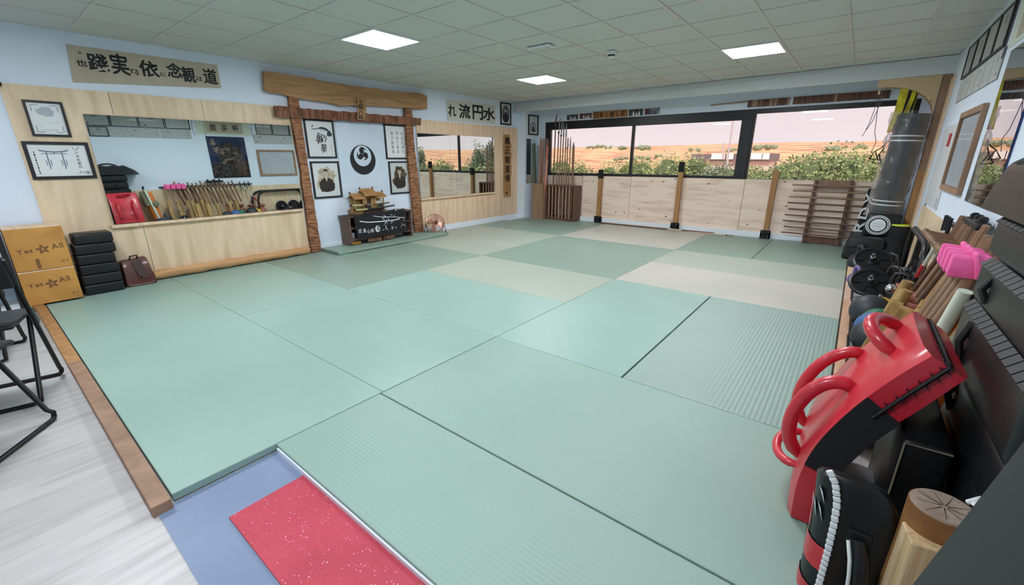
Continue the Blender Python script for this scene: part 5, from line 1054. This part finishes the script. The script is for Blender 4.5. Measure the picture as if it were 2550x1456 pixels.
# medicine balls
def mball(u, v, X, r_, m, lab, txt=False):
    q = at(u, v, 'x', X); q.z = r_+.003; t = thing('medicine_ball', lab, 'ball', (q.x, q.y, .003), 'medicine balls')
    put('ball', MB().ball(q, r_, n=32), m, t, smooth=True); return t, q
M_bb = mat('ball_black', (42, 46, 52), .5); M_bg = mat('ball_green', (32, 100, 66), .5); M_bl = mat('ball_blue', (58, 96, 150), .5); M_by = mat('ball_yellow', (206, 158, 52), .5)
t, q = mball(2180, 792, 1.46, .112, M_bb, 'nearest black medicine ball with white print')
d = (CC-q).normalized(); rr_ = d.cross(Vector((0, 0, 1))).normalized(); uu = rr_.cross(d)
n0 = (d*.9+uu*.1-rr_*.0).normalized()
e1 = (uu*.95-rr_*.22).normalized(); e1 = (e1-n0*e1.dot(n0)).normalized(); e2 = n0.cross(e1)
def onball(F0, r_):
    F0.mb.v = [tuple(q+(Vector(p)-q).normalized()*(r_+.0012)) for p in F0.mb.v]; return F0
F = Flat(q+n0*.112, -e1, e2 if e2.dot(rr_) > 0 else -e2, n0)
F.text('BXSPORT', -.03, -.012, .020, .02); ring(F, -.055, 0, .008, .016, 14); F.disc(-.055, 0, .006, 8); onball(F, .112).put('print', M_white3, t)
t, q = mball(2172, 757, 2.02, .135, M_bb, 'large plain black medicine ball, farthest of the row')
t, q = mball(2200, 765, 1.78, .118, M_bg, 'dark green medicine ball behind the nearest black one'); t, q = mball(2186, 782, 1.66, .118, M_bl, 'blue medicine ball half hidden by the nearest black one')
t, q = mball(2196, 756, 2.16, .115, M_by, 'yellow medicine ball peeping out behind the green one')
put('bowling_ball', MB().ball((.60, -2.14, .112), .108, n=32), mat('gloss_black', (14, 14, 18), .08, coat=1), label='glossy black ball seen in the mirror before the stakes', cat='ball', smooth=True)
put('glass_ball', MB().ball(at(2219, 718, 'x', 2.05), .035, n=20), M_chrome, label='small shiny steel ball beside the deepest stake', cat='ball', smooth=True)
# clay jars
M_clay = mat('terracotta', (178, 112, 98), .7, c2=(150, 88, 78), scale=6)
for k, (u, v, X) in enumerate(((2272, 712, 2.35), (2286, 728, 2.1), (2300, 742, 1.85), (2310, 757, 1.62))):
    q = at(u, v, 'x', X); z = q.z; q.y = max(q.y, -2.38); t = thing('clay_jar', 'terracotta gripping jar with wide rim, %s' % ('deepest, by the hoops', 'second from the hoops', 'third from the hoops', 'nearest, behind the stakes')[k], 'jar', (q.x, q.y, .003), 'clay gripping jars')
    s_ = z/.33; put('body', MB().lathe([(.06, 0), (.105, .08*s_), (.10, .15*s_), (.06, .23*s_), (.045, .27*s_)], (q.x, q.y, .003), n=24), M_clay, t, smooth=True); put('rim', MB().lathe([(.045, .265*s_), (.085, .30*s_), (.09, .325*s_), (.08, .33*s_), (.045, .285*s_)], (q.x, q.y, .003), n=24), M_clay, t, smooth=True)
# chrome bars
for k, (y, xa, xb, r_) in enumerate(((-2.085, .30, 2.30, .014), (-2.145, .25, 1.75, .012))):
    t = thing('chrome_bar', ('chrome dumbbell bar lying right beside the timber rail', 'second chrome bar lying behind the first one')[k], 'bar', ((xa+xb)/2, y, 0), 'chrome weight bars'); 
    put('rod', MB().tube([(xa, y, .02), (xb, y, .02)], r_, 12), M_chrome, t, smooth=True)
    for x in (xa+.25, xa+.75, xb-.30): put('collar', MB().lathe([(r_+.012, -.02), (r_+.012, .02)], (x, y, .027), (1, 0, 0), 14), M_chrome, t, smooth=True)
put('steel_plate', MB().box((2.22, -2.20, .003), (2.42, -2.05, .012)), M_chrome, label='small shiny steel plate at the end of the chrome bars', cat='plate')
# weights
def plate(c, nrm, R_, lab, thick=.035):
    t = thing('weight_plate', lab, 'weight', c, 'black weight plates'); c = Vector(c); nv = Vector(nrm).normalized()
    put('disc', MB().lathe([(R_*.94, -thick/2), (R_, -thick*.3), (R_, thick*.3), (R_*.94, thick/2), (R_*.82, thick/2), (R_*.78, thick*.2), (R_*.42, thick*.2), (R_*.36, thick/2), (R_*.2, thick/2)], c, nv, 36), M_blackm, t, smooth=True)
    t_ = nv.orthogonal().normalized(); b_ = nv.cross(t_)
    for k in range(6): put('rib', MB().bar(c+nv*thick*.3+(t_*math.cos(k*PI/3)+b_*math.sin(k*PI/3))*R_*.38, c+nv*thick*.3+(t_*math.cos(k*PI/3)+b_*math.sin(k*PI/3))*R_*.8, .012, .008, nv), M_blackm, t)
    put('rod', MB().tube([c+nv*.0, c+nv*.10], .014, 12), M_chrome, t, smooth=True); put('nut', MB().lathe([(.024, .03), (.026, .045), (.024, .06)], c, nv, 8), M_chrome, t)
    return t
plate(at(2166, 703, 'x', 3.0), (-.62, .05, .78), .165, 'round black weight plate facing up, nearer of two'); plate(at(2172, 648, 'x', 3.7), (-.62, .05, .78), .170, 'round black weight plate facing up, farther of two')
q = at(2166, 703, 'x', 3.0); put('dumbbell', MB().tube([q+Vector((.03, 0, -.03)), (q.x+.10, q.y, .03)], .03, 12), M_blackm, label='black dumbbell handle under the nearer plate', cat='dumbbell'); q = at(2172, 648, 'x', 3.7); put('dumbbell', MB().tube([q+Vector((.03, 0, -.03)), (q.x+.12, q.y, .03)], .03, 12), M_blackm, label='black dumbbell handle under the farther plate', cat='dumbbell')
def kettlebell(x, y, r_, m, lab, rz=0):
    t = thing('kettlebell', lab, 'weight', (x, y, .003), 'kettlebells'); put('bell', MB().ball((x, y, r_+.0), r_, (1, 1, .97), n=24), m, t, smooth=True)
    ca, sa = math.cos(rz), math.sin(rz); P = [(-.055, r_*1.7), (-.06, r_*2.2), (-.045, r_*2.75), (0, r_*2.9), (.045, r_*2.75), (.06, r_*2.2), (.055, r_*1.7)]
    put('handle', MB().tube([(x+a*ca, y+a*sa, z) for a, z in P], [.02, .017, .016, .016, .016, .017, .02], 12), m, t, smooth=True); return t
M_kb = mat('kettle_grey', (62, 62, 68), .3, metal=.5)
kettlebell(4.25, -2.07, .105, M_kb, 'black kettlebell right at the rail beside the case', .4); kettlebell(3.15, -2.33, .105, M_kb, 'grey kettlebell before the hoops, left one', .9); kettlebell(2.95, -2.37, .10, M_kb, 'grey kettlebell before the hoops, right one', 1.3)
kettlebell(3.95, -2.16, .09, mat('kettle_blue', (62, 108, 160), .4), 'small blue kettlebell behind the farther plate', .3); kettlebell(3.40, -2.06, .075, mat('kettle_violet', (120, 100, 160), .4), 'small violet kettlebell between the two plates', .3)
kettlebell(4.0, -2.34, .10, M_kb, 'black kettlebell behind the grey pair', 1.1)
for k, (x, y) in enumerate(((2.75, -2.36), (2.55, -2.25))): 
    plate((x, y, .05+.02*k), (-.2, .25, .95), .15, 'black weight plate lying flat %s' % ('below the hoops', 'before the clay jars')[k])
for k, x in enumerate((2.88, 3.20, 3.5)): plate((x, -2.47, .22), (0, 1, .15), .15, 'black plate standing against the wall under the hoops, %s' % ('nearest', 'middle', 'farthest')[k])
# hoops
for k, y in enumerate((-2.41, -2.475)):
    t = thing('hoop_stand', ('black tubular hoop stand, front one of the pair', 'black tubular hoop stand, rear one against the wall')[k], 'stand', (2.95, y, 0), 'hoop stands'); dx = -.12*k
    P = [(2.28+dx, y, .03), (2.30+dx, y, .40), (2.34+dx, y, .55), (2.42+dx, y, .62), (2.52+dx, y, .645), (3.40+dx, y, .645), (3.50+dx, y, .62), (3.56+dx, y, .55), (3.60+dx, y, .40), (3.62+dx, y, .03)]
    put('tube_frame', MB().tube(P, .026, 12), M_blk, t, smooth=True); put('base_tube', MB().tube([(2.28+dx, y, .03), (3.62+dx, y, .03)], .02, 10), M_blk, t, smooth=True)
# ------------------------------------------------------------------ foreground right: shields and pads
def bez(P, n=16):
    out = []
    for i in range(n+1):
        t_ = i/n; Q = [Vector(p) for p in P]
        while len(Q) > 1: Q = [a.lerp(b, t_) for a, b in zip(Q[:-1], Q[1:])]
        out.append(Q[0])
    return out
# red curved kick shield leaning back on the stack; (s along height) centre line in world
ks = thing('kick_shield', 'bright red curved kick shield with padded handles leaning on black pads', 'shield', (-.38, -1.95, .042))
def K(u, v, x): return at(u, v, 'x', x)
# front (mat side) edge curve far/near and back edge
fA = [K(1972, 1272, -.60), K(1985, 1120, -.60), K(2060, 960, -.62), K(2140, 850, -.66), K(2275, 800, -.72)]
def lerpc(c, t_):
    n_ = len(c)-1; f_ = min(n_-1e-6, t_*n_); i = int(f_); return c[i].lerp(c[i+1], f_-i)
# profile in the Y-Z plane (mat side face), extruded along X from far to near
prof_f = [(-1.905, .045), (-1.90, .20), (-1.925, .36), (-1.985, .52), (-2.06, .66), (-2.13, .765)]
prof_b = [(-2.005, .045), (-2.01, .19), (-2.045, .33), (-2.10, .46), (-2.17, .58), (-2.235, .70)]
def ksx(y, z, x): return Vector((x, y, z))
XN, XFa = -.60, -.13
def shield_part(i0, i1, xa, xb, m, name, bev=.018, e=0):
    f_ = [prof_f[i] for i in range(i0, i1+1)]; b_ = [prof_b[i] for i in range(i1, i0-1, -1)]
    mb = MB(); poly = f_+b_; mb.slab([(xa, y+e, z) for y, z in poly], (xb-xa, 0, 0)); return mb
# smoother profile by subdivision
def dens(P, k=4):
    out = []
    for i in range(len(P)-1):
        p0 = P[max(i-1, 0)]; p1 = P[i]; p2 = P[i+1]; p3 = P[min(i+2, len(P)-1)]
        for j in range(k):
            t_ = j/k; out.append(tuple(.5*((2*b)+(-a+c)*t_+(2*a-5*b+4*c-d)*t_*t_+(-a+3*b-3*c+d)*t_**3) for a, b, c, d in zip(p0, p1, p2, p3)))
    out.append(P[-1]); return out
prof_f = dens(prof_f); prof_b = dens(prof_b); NP = len(prof_f)
def strip(i0, i1, xa, xb, infl=0.0, nx=10):
    """closed padded section between profile stations, rounded across its width"""
    mb = MB(); rows = i1-i0+1
    for side in (0, 1):
        for i in range(i0, i1+1):
            for j in range(nx+1):
                t_ = j/nx; x = xa+(xb-xa)*t_; yf, zf = prof_f[i]; yb_, zb_ = prof_b[i]; ed = min(1, min(t_, 1-t_)*nx/1.2); ed = math.sqrt(max(0, 1-(1-ed)**2)) if ed < 1 else 1
                e_ = (1-ed)*.016; f_ = Vector((x, yf, zf)); b_ = Vector((x, yb_, zb_)); n_ = (f_-b_).normalized()
                mb.v.append((f_-n_*e_+n_*infl*math.sin(PI*t_)) if side == 0 else (b_+n_*e_))
    c = nx+1; o2 = rows*c
    for i in range(rows-1):
        for j in range(nx):
            a = i*c+j; mb.f.append((a, a+1, a+c+1, a+c)); mb.f.append((o2+a+1, o2+a, o2+a+c, o2+a+c+1))
        for j in (0, nx): a = i*c+j; mb.f.append((a, a+c, o2+a+c, o2+a))
    for j in range(nx):
        mb.f.append((j, j+1, o2+j+1, o2+j)); a = (rows-1)*c+j; mb.f.append((a, a+1, o2+a+1, o2+a))
    return mb
put('face', strip(0, NP-1, XN+.004, XFa, .006), M_redm, ks, smooth=True)
# black side band and red ends on the near side
def sidepatch(i0, i1, off=.003):
    mb = MB()
    for i in range(i0, i1+1):
        yf, zf = prof_f[i]; yb_, zb_ = prof_b[i]; n_ = (Vector((0, yf, zf))-Vector((0, yb_, zb_))).normalized()
        a = Vector((XN-off, yf, zf))-n_*.014; b = Vector((XN-off, yb_, zb_))+n_*.010; mb.v += [a, b]
    mb.f = [(2*i, 2*i+1, 2*i+3, 2*i+2) for i in range(i1-i0)]; return mb
iA, iB = int(NP*.30), int(NP*.70)
put('black_side_band', sidepatch(iA, iB), M_cloth, ks)
seam = []
for i in range(iB-1, NP):
    yf, zf = prof_f[i]; yb_, zb_ = prof_b[i]; seam.append(Vector((XN-.004, (yf+yb_)/2, (zf+zb_)/2)))
ysm, zsm = (prof_f[-1][0]+prof_b[-1][0])/2, (prof_f[-1][1]+prof_b[-1][1])/2
topn = (Vector((0, *prof_f[-1]))-Vector((0, *prof_f[-2]))).normalized()
seam2 = seam+[Vector((x, ysm, zsm))+topn*.003 for x in (XN+.02, XN+.15, XN+.3, XFa-.01)]
put('zip_seam', MB().tube(seam2, .006, 6), M_black, ks)
st_ = MB()
for a, b in zip(seam2[:-1], seam2[1:]):
    m = max(1, int((b-a).length/.02)); dd = (b-a).normalized(); cr = dd.cross(Vector((1, 0, 0)) if abs(dd.x) < .5 else topn).normalized()
    for k in range(m):
        p_ = a.lerp(b, (k+.5)/m); st_.bar(p_-cr*.014, p_+cr*.014, .004, .004)
put('stitching', st_, M_black, ks)
def handle(P, r_, nm='handle', n=14):
    pts = bez(P, n); R_ = [r_*.7]+[r_]*(n-1)+[r_*.7]; return put(nm, MB().tube(pts, R_, 12), M_redm, ks, smooth=True)
def fp(i, x, h=0):
    yf, zf = prof_f[i]; yb_, zb_ = prof_b[i]; n_ = (Vector((0, yf, zf))-Vector((0, yb_, zb_))).normalized(); return Vector((x, yf, zf))+n_*h
a, b = fp(iA-1, XN+.11), fp(int(NP*.66), XN+.12)
handle([a, fp(iA, XN+.10, .08), fp(iA+3, XN+.10, .12), fp(int(NP*.66), XN+.10, .11), b+Vector((0, .03, 0)), b], .024)
a, b = fp(iA-1, XFa-.12), fp(int(NP*.68), XFa-.11)
handle([a, fp(iA, XFa-.12, .08), fp(iA+3, XFa-.12, .11), fp(int(NP*.66), XFa-.12, .10), b+Vector((0, .03, 0)), b], .022)
a, b = fp(NP-4, XN+.16), fp(NP-3, XFa-.12)
handle([a, a+Vector((.0, .10, .06)), b+Vector((0, .10, .06)), b], .022)
a, b = fp(4, XN+.10), fp(4, XFa-.12)
handle([a, a+Vector((0, .10, -.01)), b+Vector((0, .10, -.01)), b], .016)
# black thai pad with white lacing, nearest
tp = thing('thai_pad', 'black curved strike pad with white laced edge and red white print', 'pad', (-.85, -2.05, .042))
TN = -.92
zr = [.044, .09, .16, .24, .32, .38, .43, .465, .48]; yo = [0, 0, .001, .002, .005, .010, .018, .030, .036]; ins = [0, 0, 0, 0, 0, 0, .006, .02, .045]
plan = [(-.92, -2.010), (-.912, -1.992), (-.895, -1.977), (-.87, -1.968), (-.84, -1.966), (-.82, -1.970), (-.805, -1.985), (-.80, -2.01), (-.80, -2.10), (-.805, -2.135), (-.83, -2.148), (-.87, -2.15), (-.905, -2.148), (-.918, -2.135), (-.92, -2.11), (-.92, -2.06)]
def ringpt(i, k, off=0):
    cx, cy = -.86, -2.06; x, y = plan[k]; f = 1-ins[i]/.15; x, y = cx+(x-cx)*f, cy+(y-cy)*f
    o = Vector((plan[k][0]-cx, (plan[k][1]-cy)*.8, 0)).normalized()*off; return Vector((x, y+yo[i], zr[i]-(x-TN)*.45*(zr[i]/.48)**2))+o
mbp = MB(); n_ = len(plan)
for i in range(len(zr)): mbp.v += [ringpt(i, k) for k in range(n_)]
mbp.f = [(i*n_+k, i*n_+(k+1) % n_, (i+1)*n_+(k+1) % n_, (i+1)*n_+k) for i in range(len(zr)-1) for k in range(n_)]+[tuple(range(n_))[::-1], tuple((len(zr)-1)*n_+k for k in range(n_))]
put('body', mbp, M_blk, tp, smooth=True)
def patch(name, i0, i1, k0, k1, m, off=.003):
    q_ = MB(); c = k1-k0+1
    for i in range(i0, i1+1): q_.v += [ringpt(i, k, off) for k in range(k0, k1+1)]
    q_.f = [(i*c+k, i*c+k+1, (i+1)*c+k+1, (i+1)*c+k) for i in range(i1-i0) for k in range(c-1)]; put(name, q_, m, tp, smooth=True)
patch('red_print', 0, 1, 0, 6, M_redm); patch('red_print', 2, 3, 0, 6, M_redm)
wp = MB()
for k, (i, s_) in enumerate(((4, 1), (4, 2), (5, 1), (3, 3), (4, 3))):
    a = ringpt(i, s_, .004); b = ringpt(i+1, s_+1, .004); wp.add([a, a.lerp(b, .5)+Vector((.012, 0, .0)), b, a.lerp(b, .5)+Vector((-.008, 0, .014))], [(0, 1, 2, 3)])
put('white_print', wp, M_white3, tp)
lac = [at(u, v, 'x', TN-.004) for u, v in ((2066, 1170), (2082, 1205), (2086, 1250), (2079, 1300), (2063, 1370), (2040, 1456))]
lac = lac[::-1]; lac.insert(0, Vector((TN-.004, lac[0].y+.001, .05)))
L2 = []
for a, b in zip(lac[:-1], lac[1:]):
    m = max(1, round((b-a).length/.019))
    for k in range(m): L2.append((a.lerp(b, k/m), a.lerp(b, (k+1)/m)))
for a, b in L2:
    put('lace_stitch', MB().bar(a.lerp(b, .05), a.lerp(b, .92)+Vector((0, .002, 0)), .017, .010, (-1, 0, 0)), M_white3, tp, bevel=.0035, seg=2)
q5 = at(2138, 1340, 'x', TN); put('side_patch', MB().box((TN-.006, q5.y-.026, q5.z-.02), (TN+.001, q5.y+.026, q5.z+.022)), M_blk2, tp, bevel=.003)
for dy in (-.016, .016): put('rivet', MB().lathe([(.004, 0), (.0035, .004)], (TN-.006, q5.y+dy, q5.z-.012), (-1, 0, 0), 10), M_chrome, tp)
Q = [at(u, v, 'x', TN-.03) for u, v in ((2138, 1362), (2142, 1395), (2140, 1430), (2134, 1470))]; Q[0].x = TN-.004; Q.append(Vector((TN-.006, Q[-1].y, .06)))
put('arm_strap', MB().tube(Q, [.018, .021, .022, .021, .018], 12), M_blk, tp, smooth=True)
put('strap_piping', MB().tube([q_+Vector((-.016, .022, 0)) for q_ in Q], .0045, 8), M_white3, tp, smooth=True)
# stack of black pads
sx0, sx1 = -.95, -.18
zs = [(.042, .182), (.185, .327), (.33, .477), (.48, .637), (.64, .842), (.85, .987), (.995, 1.122)]
PLB = ['lowest big black pad of the tall stack', 'second big black pad from the floor in the tall stack', 'third big black pad from the floor in the tall stack', 'middle big black pad of the tall stack', 'third big black pad from the top of the tall stack', 'black laced pad second below the curved one', 'black laced pad right below the curved top one']
for k, (a, b) in enumerate(zs):
    dx, dy = [(.0, -.02), (.03, 0), (.0, -.02), (.02, -.01), (.01, .005), (-.01, 0), (.0, -.005)][k]; y0_ = -2.25+dy
    t = thing('strike_pad', PLB[k], 'pad', ((sx0+sx1)/2+dx, -2.36, a), 'tall stack of black strike pads')
    put('body', MB().box((sx0+dx, -2.51, a), (sx1+dx, y0_, b)), M_blk if k < 5 else M_blk2, t, bevel=.028, seg=4, smooth=True)
    if k >= 4:
        lc = MB(); n_ = 15
        for j in range(n_):
            x = sx1+dx-.03-(sx1-sx0-.05)*j/n_; lc.bar((x, y0_-.0075, b-.0075), (x-.042, y0_-.0075, b-.0075), .034, .006, (0, .7, .7))
        put('lacing', lc, mat('lace_tape', (15, 16, 19), .5, spec=.3), t); put('piping', MB().tube([(sx1+dx-.012, y0_-.05, b-.012), (sx1+dx-.02, y0_-.006, b-.02), (sx0+dx+.02, y0_-.006, b-.022)], .0035, 6), M_black, t, smooth=True)
    if k in (3, 4, 5): put('carry_strap', MB().tube([(sx1+dx-.18, y0_-.002, b-.035), (sx1+dx-.19, y0_+.015, (a+b)/2), (sx1+dx-.20, y0_-.002, a+.03)], .010, 8), M_blk2, t, smooth=True)
t = thing('strike_pad', 'upright black pad with pale piping squeezed behind the red shield', 'pad', (-.4, -2.19, .042)); put('body', MB().box((-.64, -2.245, .042), (-.16, -2.135, .50)), M_blk, t, bevel=.012, seg=3, smooth=True); put('piping', MB().tube([(-.642, -2.14, .06), (-.642, -2.139, .49), (-.642, -2.24, .493)], .003, 6), mat('tan_piping', (120, 110, 90), .6), t)
t = thing('strike_pad', 'curved black leather pad on top of the stack with draped folds', 'pad', (-.7, -2.33, 1.15))
cv = MB(); n_, m_ = 26, 8
for i in range(n_+1):
    u_ = i/n_; x = .03-.93*u_
    zc = 1.165+.145*math.sin(min(1, u_*4)*PI/2)-.0*u_; zb_ = 1.155+.055*max(0, math.sin((u_-.12)*PI/.8))
    for j in range(m_+1):
        v_ = j/m_; y = -2.235-.27*v_; rnd = .035*(abs(2*v_-1)**4); cr = .006*math.sin(u_*34)*(1-abs(2*v_-1))
        cv.v.append((x, y-.012, zc-rnd+cr+.004*math.sin(u_*34)))
for i in range(n_+1):
    u_ = i/n_; x = .02-.92*u_; zb_ = 1.128+.05*max(0, 0)
    for j in range(m_+1):
        v_ = j/m_; cv.v.append((x, -2.24-.26*v_, zb_))
c = m_+1; o2 = (n_+1)*c
for i in range(n_):
    for j in range(m_): a = i*c+j; cv.f.append((a, a+1, a+c+1, a+c)); cv.f.append((o2+a+1, o2+a, o2+a+c, o2+a+c+1))
    for j in (0, m_): a = i*c+j; cv.f.append((a, a+c, o2+a+c, o2+a))
for j in range(m_): cv.f.append((j, j+1, o2+j+1, o2+j)); a = n_*c+j; cv.f.append((a, a+1, o2+a+1, o2+a))
put('body', cv, M_blk, t, smooth=True)
put('handle', MB().tube(bez([(-.25, -2.38, 1.27), (-.3, -2.38, 1.37), (-.55, -2.38, 1.37), (-.60, -2.38, 1.28)]), .014, 8), M_blk, t, smooth=True)
# orange pad, small dark items (seen in the mirror)
M_or = mat('orange_fabric', (216, 118, 44), .6); M_gr = mat('olive_fabric', (120, 116, 90), .7)
t = thing('orange_bag', 'orange and olive rolled gear bag behind the red shield', 'bag', (.13, -2.30, .04)); put('body', MB().tube([(.16, -2.24, .06), (.13, -2.32, .42), (.10, -2.36, .74)], [.07, .09, .07], 14), M_or, t, smooth=True); put('flap', MB().tube([(.05, -2.30, .45), (.02, -2.37, .76)], [.07, .06], 12), M_gr, t, smooth=True); put('pocket', MB().ball((.17, -2.22, .50), .06, (1, .5, 1.2), n=12), M_gr, t, smooth=True)
put('dark_duffel', MB().ball((.22, -2.12, .105), .10, (1.6, .9, 1), n=18, jit=.08), mat('teal_dark', (44, 54, 66), .6), label='crumpled dark duffel with red bits behind the red shield', cat='bag', smooth=True)
put('focus_mitt', MB().slab([(.30, -2.16, .02), (.44, -2.16, .02), (.40, -2.20, .18), (.30, -2.25, .30), (.25, -2.22, .22)], (0, -.05, 0)), M_blk, label='black focus mitt leaning behind the duffel', cat='mitt', bevel=.01, smooth=True)
put('white_bucket', MB().lathe([(.075, 0), (.09, .16), (.093, .17)], (-.40, -2.09, .003), n=20), M_white3, label='small white bucket hidden behind the red shield', cat='bucket', smooth=True)
# tree stump and squared timber nearest right
q = at(2352, 1262, 'z', .50)
t = thing('tree_stump', 'round log stump with cracked grey end grain in the right foreground', 'log', (q.x, q.y, .002))
M_end = mat('end_grain_grey', (150, 132, 118), .8, c2=(124, 106, 92), scale=14, detail=4, dist=2)
put('bark', MB().lathe([(.064, 0), (.066, .2), (.063, .4), (.064, .495)], (q.x, q.y, .002), n=28), mat('stump_side', (164, 118, 66), .6, c2=(120, 78, 40), scale=6, detail=4), t, smooth=True)
put('end_face', MB().lathe([(.062, 0), (.060, .004)], (q.x, q.y, .497), n=28), M_end, t)
ck = Flat((q.x, q.y, .5015), (1, 0, 0), (0, 1, 0), (0, 0, 1)); 
for a in range(9): an = a*.7+.2; ck.stroke([(.006*math.cos(an), .006*math.sin(an)), (.052*math.cos(an+.1), .052*math.sin(an+.1))], [.0028, .0006])
ck.put('cracks', mat('crack_dark', (60, 46, 40), .9), t)
a4 = [at(u, v, 'z', .44) for u, v in ((2246, 1292), (2390, 1336), (2376, 1380), (2262, 1310))]
q2 = at(2247, 1293, 'z', .44); q3 = at(2388, 1334, 'z', .44); e_ = (q3-q2); w_ = Vector((-e_.y, e_.x, 0)).normalized()*.075
if w_.x > 0: w_ = -w_
cs = [q2, q3, q3+w_, q2+w_]
t = thing('squared_timber', 'pale squared pine timber with clear growth rings in the right foreground', 'timber', ((q2+q3)/2).to_tuple()[:2]+(.002,))
M_pt = mat('pale_pine_timber', (206, 180, 144), .6, c2=(184, 154, 114), scale=3, stretch=(26, 26, .35), lo=.42, hi=.6, detail=2, dist=.6); M_pe = mat('pine_end', (222, 200, 166), .7)
put('block', MB().slab([(p_.x, p_.y, .002) for p_ in cs], (0, 0, .436)), M_pt, t, bevel=.003, seg=1)
F = Flat((q2.x, q2.y, .4382), e_.normalized(), w_.normalized(), (0, 0, 1)); le = e_.length
for k in range(13):
    rr = .012+.0075*k; pts = [(rr*1.25*math.cos(a)+.0, .0+rr*math.sin(a)) for a in [PI/2*j/12 for j in range(13)]]; pts = [(a, b) for a, b in pts if a < le-.003 and b < .073]
    if len(pts) > 2: F.stroke(pts, .0022)
F.put('growth_rings', mat('ring_tan', (186, 152, 106), .7), t)
put('white_twist_tie', MB().tube([(q.x+.05, q.y-.045, .503), (q.x+.04, q.y-.06, .53), (q.x+.03, q.y-.05, .515), (q.x+.05, q.y-.06, .503)], .006, 8), M_white3, label='white tape twist lying at the stump edge', cat='tape')
# big dark roll nearest the viewer
p1, p2 = at(2620, 990, 'x', -1.42), at(2225, 1502, 'x', -1.42); dv = (p1-p2); p2b = p2-dv*((p2.z-.01)/dv.z); p1b = p1+dv*.5
nn = Vector((0, -dv.z, dv.y)).normalized()
if nn.y > 0: nn = -nn
mb = MB().hexa([p2b, p2b+Vector((-.26, 0, 0)), p2b+Vector((-.26, -.16, 0)), p2b+Vector((0, -.16, 0)), p1b, p1b+Vector((-.26, 0, 0)), p1b+Vector((-.26, -.16, 0)), p1b+Vector((0, -.16, 0))])
put('foam_block', mb, mat('dark_foam', (26, 32, 34), .6), label='large smooth dark foam block leaning at the bottom right corner', cat='block', bevel=.012, seg=3, smooth=True)
